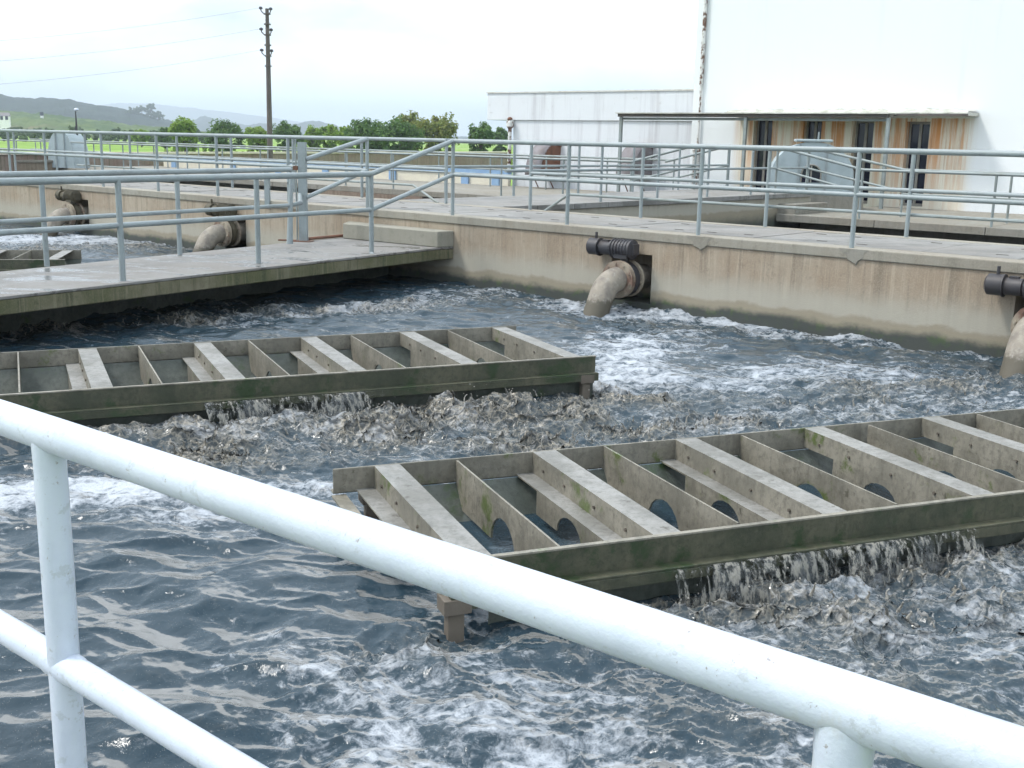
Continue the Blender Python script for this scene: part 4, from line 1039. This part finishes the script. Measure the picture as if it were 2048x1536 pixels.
def cloud_mesh(name, parts, mat):
    V = np.concatenate([q[0] for q in parts]); o = 0; FF = []
    for q in parts: FF.append(q[1] + o); o += len(q[0])
    FF = np.concatenate(FF)
    me = bpy.data.meshes.new(name); me.vertices.add(len(V)); me.vertices.foreach_set('co', V.astype(np.float32).ravel())
    me.loops.add(FF.size); me.loops.foreach_set('vertex_index', FF.astype(np.int32).ravel())
    me.polygons.add(len(FF)); me.polygons.foreach_set('loop_start', np.arange(0, FF.size, 4, dtype=np.int32)); me.polygons.foreach_set('loop_total', np.full(len(FF), 4, np.int32))
    me.update(calc_edges=True); me.materials.append(mat); return me
def tree(label, px, top, width, d, mat, seed, nclump=95, per=46):
    base = at_depth(px, 290, d); X, Yc = float(base[0]), float(base[1])
    ztop = float(at_depth(px, top, d)[2]); h = ztop - G; rx = width * .93 / FPX * d / 2
    r = thing('tree', label, 'tree', (X, Yc, G), 0, 'trees in the field beyond the boundary wall')
    rz = min(h * .46, max(rx * .85, h * .36)); cz = ztop - rz * 1.05
    rr = random.Random(seed)
    m = MB(); m.tube([(X, Yc, G - .1), (X + .1, Yc, G + h * .25), (X - .05, Yc, cz)], [h * .04, h * .03, h * .018], 8)
    for k in range(7):
        a = rr.uniform(0, 6.28); z0 = G + h * rr.uniform(.2, .5)
        m.tube([(X, Yc, z0), (X + math.cos(a) * rx * .4, Yc + math.sin(a) * rx * .4, z0 + h * .18), (X + math.cos(a) * rx * .75, Yc + math.sin(a) * rx * .75, min(ztop - .3, z0 + h * .32))], [h * .016, h * .010, h * .004], 6)
    m.build('trunk', M['bark'], r)
    parts = [leaf_cloud(X, Yc, cz, rx, rx, rz, nclump, per, .020 * h + .10, seed)]
    parts.append(leaf_cloud(X, Yc, G + h * .22, rx * .8, rx * .8, h * .2, nclump // 3, per, .020 * h + .10, seed + 99))
    put('crown', cloud_mesh('crown', parts, mat), r)
    return r
A_, B_, C_ = M['leafA'], M['leafB'], M['leafC']
for i, (lab, px, top, w_, d, mt) in enumerate([
    ('bright green rounded tree standing alone left of the utility pole', 369, 236, 54, 120, A_),
    ('dark broad tree between the lone bright tree and the utility pole', 452, 243, 84, 135, B_),
    ('small light tree just left of the utility pole', 516, 251, 50, 140, A_),
    ('dark topped tree just right of the utility pole', 574, 245, 62, 140, B_),
    ('small bush tree to the right of the pole, before the far hills', 626, 253, 44, 150, A_),
    ('low tree midway between the pole and the big dark trees', 660, 252, 50, 150, A_),
    ('small yellow green tree at the left end of the big dark trees', 692, 251, 36, 130, A_),
    ('large dark tree, leftmost of the dense clump behind the stair rail', 735, 233, 92, 125, B_),
    ('large dark tree in the middle of the dense clump behind the stair rail', 800, 238, 90, 120, B_),
    ('tall olive tree rising behind the dense dark clump', 818, 227, 70, 140, C_),
    ('orange tinged olive tree at the right end of the dense clump', 876, 228, 84, 130, C_),
    ('dark small tree alone left of the white annex', 961, 245, 52, 120, B_),
    ('faint small tree against the edge of the white annex', 1000, 256, 34, 170, B_),
    ('small round dark tree left of the lone bright tree', 330, 256, 30, 170, B_),
    ('low yellow green bush tree at the foot of the wooded hill', 283, 259, 34, 190, A_)]):
    tree(lab, px, top, w_, d, mt, 100 + i)
# undergrowth between the trees
g2 = np.random.default_rng(77); parts = []
for k in range(46):
    px = g2.uniform(-60, 1010); d = g2.uniform(95, 150); b_ = at_depth(px, 290, d); hh = g2.uniform(.3, .8); ww = g2.uniform(1.0, 3.2)
    if px < 330 and g2.random() < .8: continue
    parts.append(leaf_cloud(b_[0], b_[1], G + hh * .6, ww, ww, hh, 10, 30, .22, 500 + k))
tag(put('undergrowth', cloud_mesh('undergrowth', parts, M['leafA'])), 'green undergrowth around the feet of the field trees', kind='stuff')
parts = []
for k in range(120):
    px = g2.uniform(-200, 420); d = g2.uniform(230, 420); b_ = at_depth(px, 290, d); hh = g2.uniform(.9, 2.3); ww = g2.uniform(2, 6)
    parts.append(leaf_cloud(b_[0], b_[1], G + hh * .6, ww, ww, hh, 9, 26, .45, 900 + k))
tag(put('far_wood', cloud_mesh('far_wood', parts, M['leafD'])), 'hazy belt of woodland at the foot of the left hills', kind='stuff')

def hill(prof, d, depth, mat, label, bumps, seed, foot=G - 1):
    xs = np.array([q[0] for q in prof], float); ys = np.array([q[1] for q in prof], float); nx, ny = 220, 34
    px = np.linspace(xs[0], xs[-1], nx); py = np.interp(px, xs, ys)
    crest = np.array([at_depth(a, b, d) for a, b in zip(px, py)])
    V = []; vv = np.linspace(-1, 1, ny)
    for v in vv:
        k = np.cos(v * math.pi / 2) ** 1.25
        x = crest[:, 0] * (1 + v * depth / d); y = d + v * depth + 0 * x
        z = foot + (crest[:, 2] - foot) * k
        z = z + bumps * (1 - .0 * k) * (pnoise(x / (bumps * 9), y / (bumps * 9), seed) * 1.2 * (1 - k * .8) + .35 * pnoise(x / (bumps * 2.2), y / (bumps * 2.2), seed + 1) + .22 * pnoise(x / bumps, y / bumps, seed + 2)) * np.clip(k * 3, 0, 1)
        V.append(np.stack([x, y, z], 1))
    V = np.concatenate(V); I = np.arange(nx * ny).reshape(ny, nx)
    F = np.stack([I[:-1, :-1], I[:-1, 1:], I[1:, 1:], I[1:, :-1]], -1).reshape(-1, 4)
    me = bpy.data.meshes.new('hill'); me.from_pydata(V.tolist(), [], F.tolist()); me.materials.append(mat); me.polygons.foreach_set('use_smooth', [True] * len(F))
    o = bpy.data.objects.new('hill', me); C.objects.link(o); return structure(o, label)
def hillmat(name, a, b, c, sc_):
    t = NT(name); p = t.pos()
    col = t.mix(t.ramp(t.noise(p, sc_, 6, .7), .4, .62), a, b); col = t.mix(t.math('MULTIPLY', t.ramp(t.noise(p, sc_ * .3, 5, .6), .56, .66), .7), col, c)
    t.bump(t.noise(p, sc_ * 2, 5, .7), .9, 2.0); return t.fin(col, .95, None, .1)
hm1 = hillmat('dark wooded hillside', (0.010, 0.020, 0.014), (0.018, 0.032, 0.020), (0.022, 0.036, 0.02), .05)
hm2 = hillmat('scrubby green hillside', (0.05, 0.085, 0.03), (0.095, 0.13, 0.045), (0.16, 0.13, 0.075), .05)
hill([(-500, 205), (-250, 185), (0, 192), (60, 196), (130, 200), (165, 207), (190, 212), (225, 215), (262, 224), (300, 233), (330, 242), (355, 252), (400, 268), (430, 274)], 1300, 330, hm1, 'dark wooded ridge at left', 7, 41)
hill([(-500, 240), (-200, 228), (0, 222), (40, 225), (90, 229), (140, 236), (200, 243), (260, 250), (330, 257), (400, 265), (450, 272)], 620, 190, hm2, 'lighter scrub covered slope in front of the dark ridge', 3.5, 51)
hill([(330, 262), (365, 250), (390, 240), (411, 232), (430, 240), (455, 246), (490, 251), (535, 247), (560, 252), (588, 250), (618, 243), (640, 244), (665, 250), (700, 262), (900, 272), (1060, 284)], 2600, 420, hm1, 'pale far hills behind the utility pole', 9, 61)
hill([(-300, 215), (0, 225), (150, 216), (232, 207), (300, 207), (360, 214), (450, 224), (560, 238), (640, 250), (760, 262), (1100, 284)], 5600, 900, hm1, 'faintest mountain on the horizon', 12, 71)
# tall trees on the end of the dark ridge
for i, (px, top, w_) in enumerate(((264, 214, 26), (283, 211, 30), (301, 206, 18), (316, 222, 24))):
    d = 1210; b_ = at_depth(px, top, d); rx = w_ / FPX * d / 2
    zt_ = float(b_[2]); r = thing('ridge_tree', ('leftmost hazy tree on the crest of the wooded ridge', 'broad hazy tree second from left on the wooded ridge', 'tallest thin hazy tree on the wooded ridge', 'rightmost hazy tree low on the end of the wooded ridge')[i], 'tree', (b_[0], b_[1], zt_ - 22), 0, 'tall trees on the ridge')
    MB().tube([(b_[0], b_[1], zt_ - 24), (b_[0], b_[1], zt_ - 5)], [.7, .3], 6).build('trunk', M['bark'], r)
    put('crown', cloud_mesh('crown', [leaf_cloud(b_[0], b_[1], zt_ - 5.5, rx, rx, 5.2, 34, 30, .9, 300 + i), leaf_cloud(b_[0], b_[1], zt_ - 13, rx * 1.1, rx, 5, 24, 30, .9, 330 + i)], M['leafD']), r)
# white houses
t = NT('far white wall'); M['fwhite'] = t.fin((0.8, 0.79, 0.75), .8)
def house(label, px, py, d, w_, h_):
    b_ = at_depth(px, py, d); z0 = float(b_[2]); r = thing('house', label, 'house', (b_[0], b_[1], z0 - 2), R(14), 'white houses on the hillside')
    MB().box(-w_ / 2, w_ / 2, -w_ * .35, w_ * .35, -3, h_ + 2).build('wall', M['fwhite'], r, local=True)
    MB().add([(-w_ / 2 - .3, -w_ * .4, h_ + 2.02), (w_ / 2 + .3, -w_ * .4, h_ + 2.02), (w_ / 2 + .3, w_ * .4, h_ + 2.02), (-w_ / 2 - .3, w_ * .4, h_ + 2.02), (-w_ / 2, 0, h_ + 3.4), (w_ / 2, 0, h_ + 3.4)],
             [(0, 1, 5, 4), (2, 3, 4, 5), (1, 2, 5), (3, 0, 4), (3, 2, 1, 0)]).build('roof', M['hood'], r, local=True)
    for k in (-.25, .25):
        MB().box(w_ * k - .5, w_ * k + .5, -w_ * .35 - .06, -w_ * .35 - .01, 2.6, 4.2).build('window', M['glass'], r, local=True)
house('white house low on the left hillside by the frame edge', 10, 243, 445, 3.6, 2.0)
house('small pale house on the distant slope above the lamp', 84, 234, 540, 1.3, .6)

# utility pole with insulators and wires
pb = at_depth(540, 300, 50.0); pt_ = at_depth(534, 17, 50.0)
up_ = thing('utility_pole', 'tall dark utility pole with hooked insulators behind the boundary wall', 'pole', (pb[0], pb[1], G))
px0, py0 = float(pb[0]), float(pb[1]); ztp = float(pt_[2]); lx = float(pt_[0] - pb[0])
pole_at = lambda z: (px0 + lx * (z - G) / (ztp - G), py0, z)
MB().tube([pole_at(G - .2), pole_at(ztp - 2.4), pole_at(ztp)], [.135, .10, .075], 14).build('shaft', M['pole'], up_, smooth=True)
ins_pts = []
for k, py in enumerate((28, 70, 112)):
    z0 = float(at_depth(534, py, 50.0)[2]); c = pole_at(z0)
    MB().ring(c, (0, 0, 1), .08, .15, .05, 14).build('clamp_band', M['pole'], up_)
    MB().ring(pole_at(z0 - .42), (0, 0, 1), .08, .15, .05, 14).build('clamp_band', M['pole'], up_)
    for sgn in (-1, 1):
        ex = .27 if sgn < 0 else .10; fy = 0 if sgn < 0 else .25
        arm = [(c[0] + sgn * .08, c[1], z0), (c[0] + sgn * ex * .6, c[1] + fy * .6, z0 + .03), (c[0] + sgn * ex * .95, c[1] + fy, z0 + .12), (c[0] + sgn * ex, c[1] + fy, z0 + .22)]
        a = MB().tube(arm, .022, 8).build('insulator_arm', M['insul'], up_, smooth=True)
        MB().tube([(arm[-1][0], arm[-1][1], z0 + .18), (arm[-1][0], arm[-1][1], z0 + .2), (arm[-1][0], arm[-1][1], z0 + .27), (arm[-1][0], arm[-1][1], z0 + .3)], [.03, .085, .075, .04], 10).build('insulator', M['insul'], a, smooth=True)
        if sgn < 0: ins_pts.append((arm[-1][0], arm[-1][1], z0 + .25))
for k, (q, yl) in enumerate(zip(ins_pts, (67, 93, 128))):
    e = at_depth(-700, yl + (yl - 60) * .5 + 30, 40.0); n = 24
    pts = [tuple(np.array(q) + (np.array(e) - np.array(q)) * i / n - np.array([0, 0, .55 * 4 * (i / n) * (1 - i / n)])) for i in range(n + 1)]
    tag(MB().tube(pts, .0038, 5).build('overhead_wire', M['insul']), 'thin overhead wire running left from the utility pole, %s of three' % ('top', 'middle', 'lowest')[k], 'wire')
# lamp post at far left
lp = at_depth(157, 320, 46.0); lt = float(at_depth(157, 222, 46.0)[2])
lm = thing('lamp_post', 'thin dark post with white lamp head at far left', 'lamp', (lp[0], lp[1], 0))
MB().tube([(lp[0], lp[1], -.3), (lp[0], lp[1], lt - .9), (lp[0], lp[1], lt - .3), (lp[0], lp[1], lt)], [.05, .05, .03, .02], 8).build('shaft', M['insul'], lm)
MB().tube([(lp[0] - .05, lp[1], .3), (lp[0] - .08, lp[1], .9), (lp[0] - .04, lp[1], lt - .6)], .03, 8).build('cable', M['insul'], lm)
MB().ball((lp[0] + .04, lp[1], lt + .05), (.10, .10, .07), 10, 6).build('lamp_head', M['white'], lm, smooth=True)

# ------------------------------------------------------------------ haze
t = bpy.data.materials.new('haze'); t.use_nodes = True; tn = t.node_tree; tn.nodes.clear()
o_ = tn.nodes.new('ShaderNodeOutputMaterial'); v_ = tn.nodes.new('ShaderNodeVolumePrincipled')
v_.inputs['Color'].default_value = (0.80, 0.91, 1.0, 1); v_.inputs['Density'].default_value = 0.00036; v_.inputs['Anisotropy'].default_value = 0.1
tn.links.new(v_.outputs[0], o_.inputs['Volume'])
hz_ = MB().box(-6990, 6990, -2990, 8990, G - 1, 215).build('haze', t)
tag(hz_, 'pale blue summer haze over the fields and hills', kind='stuff')
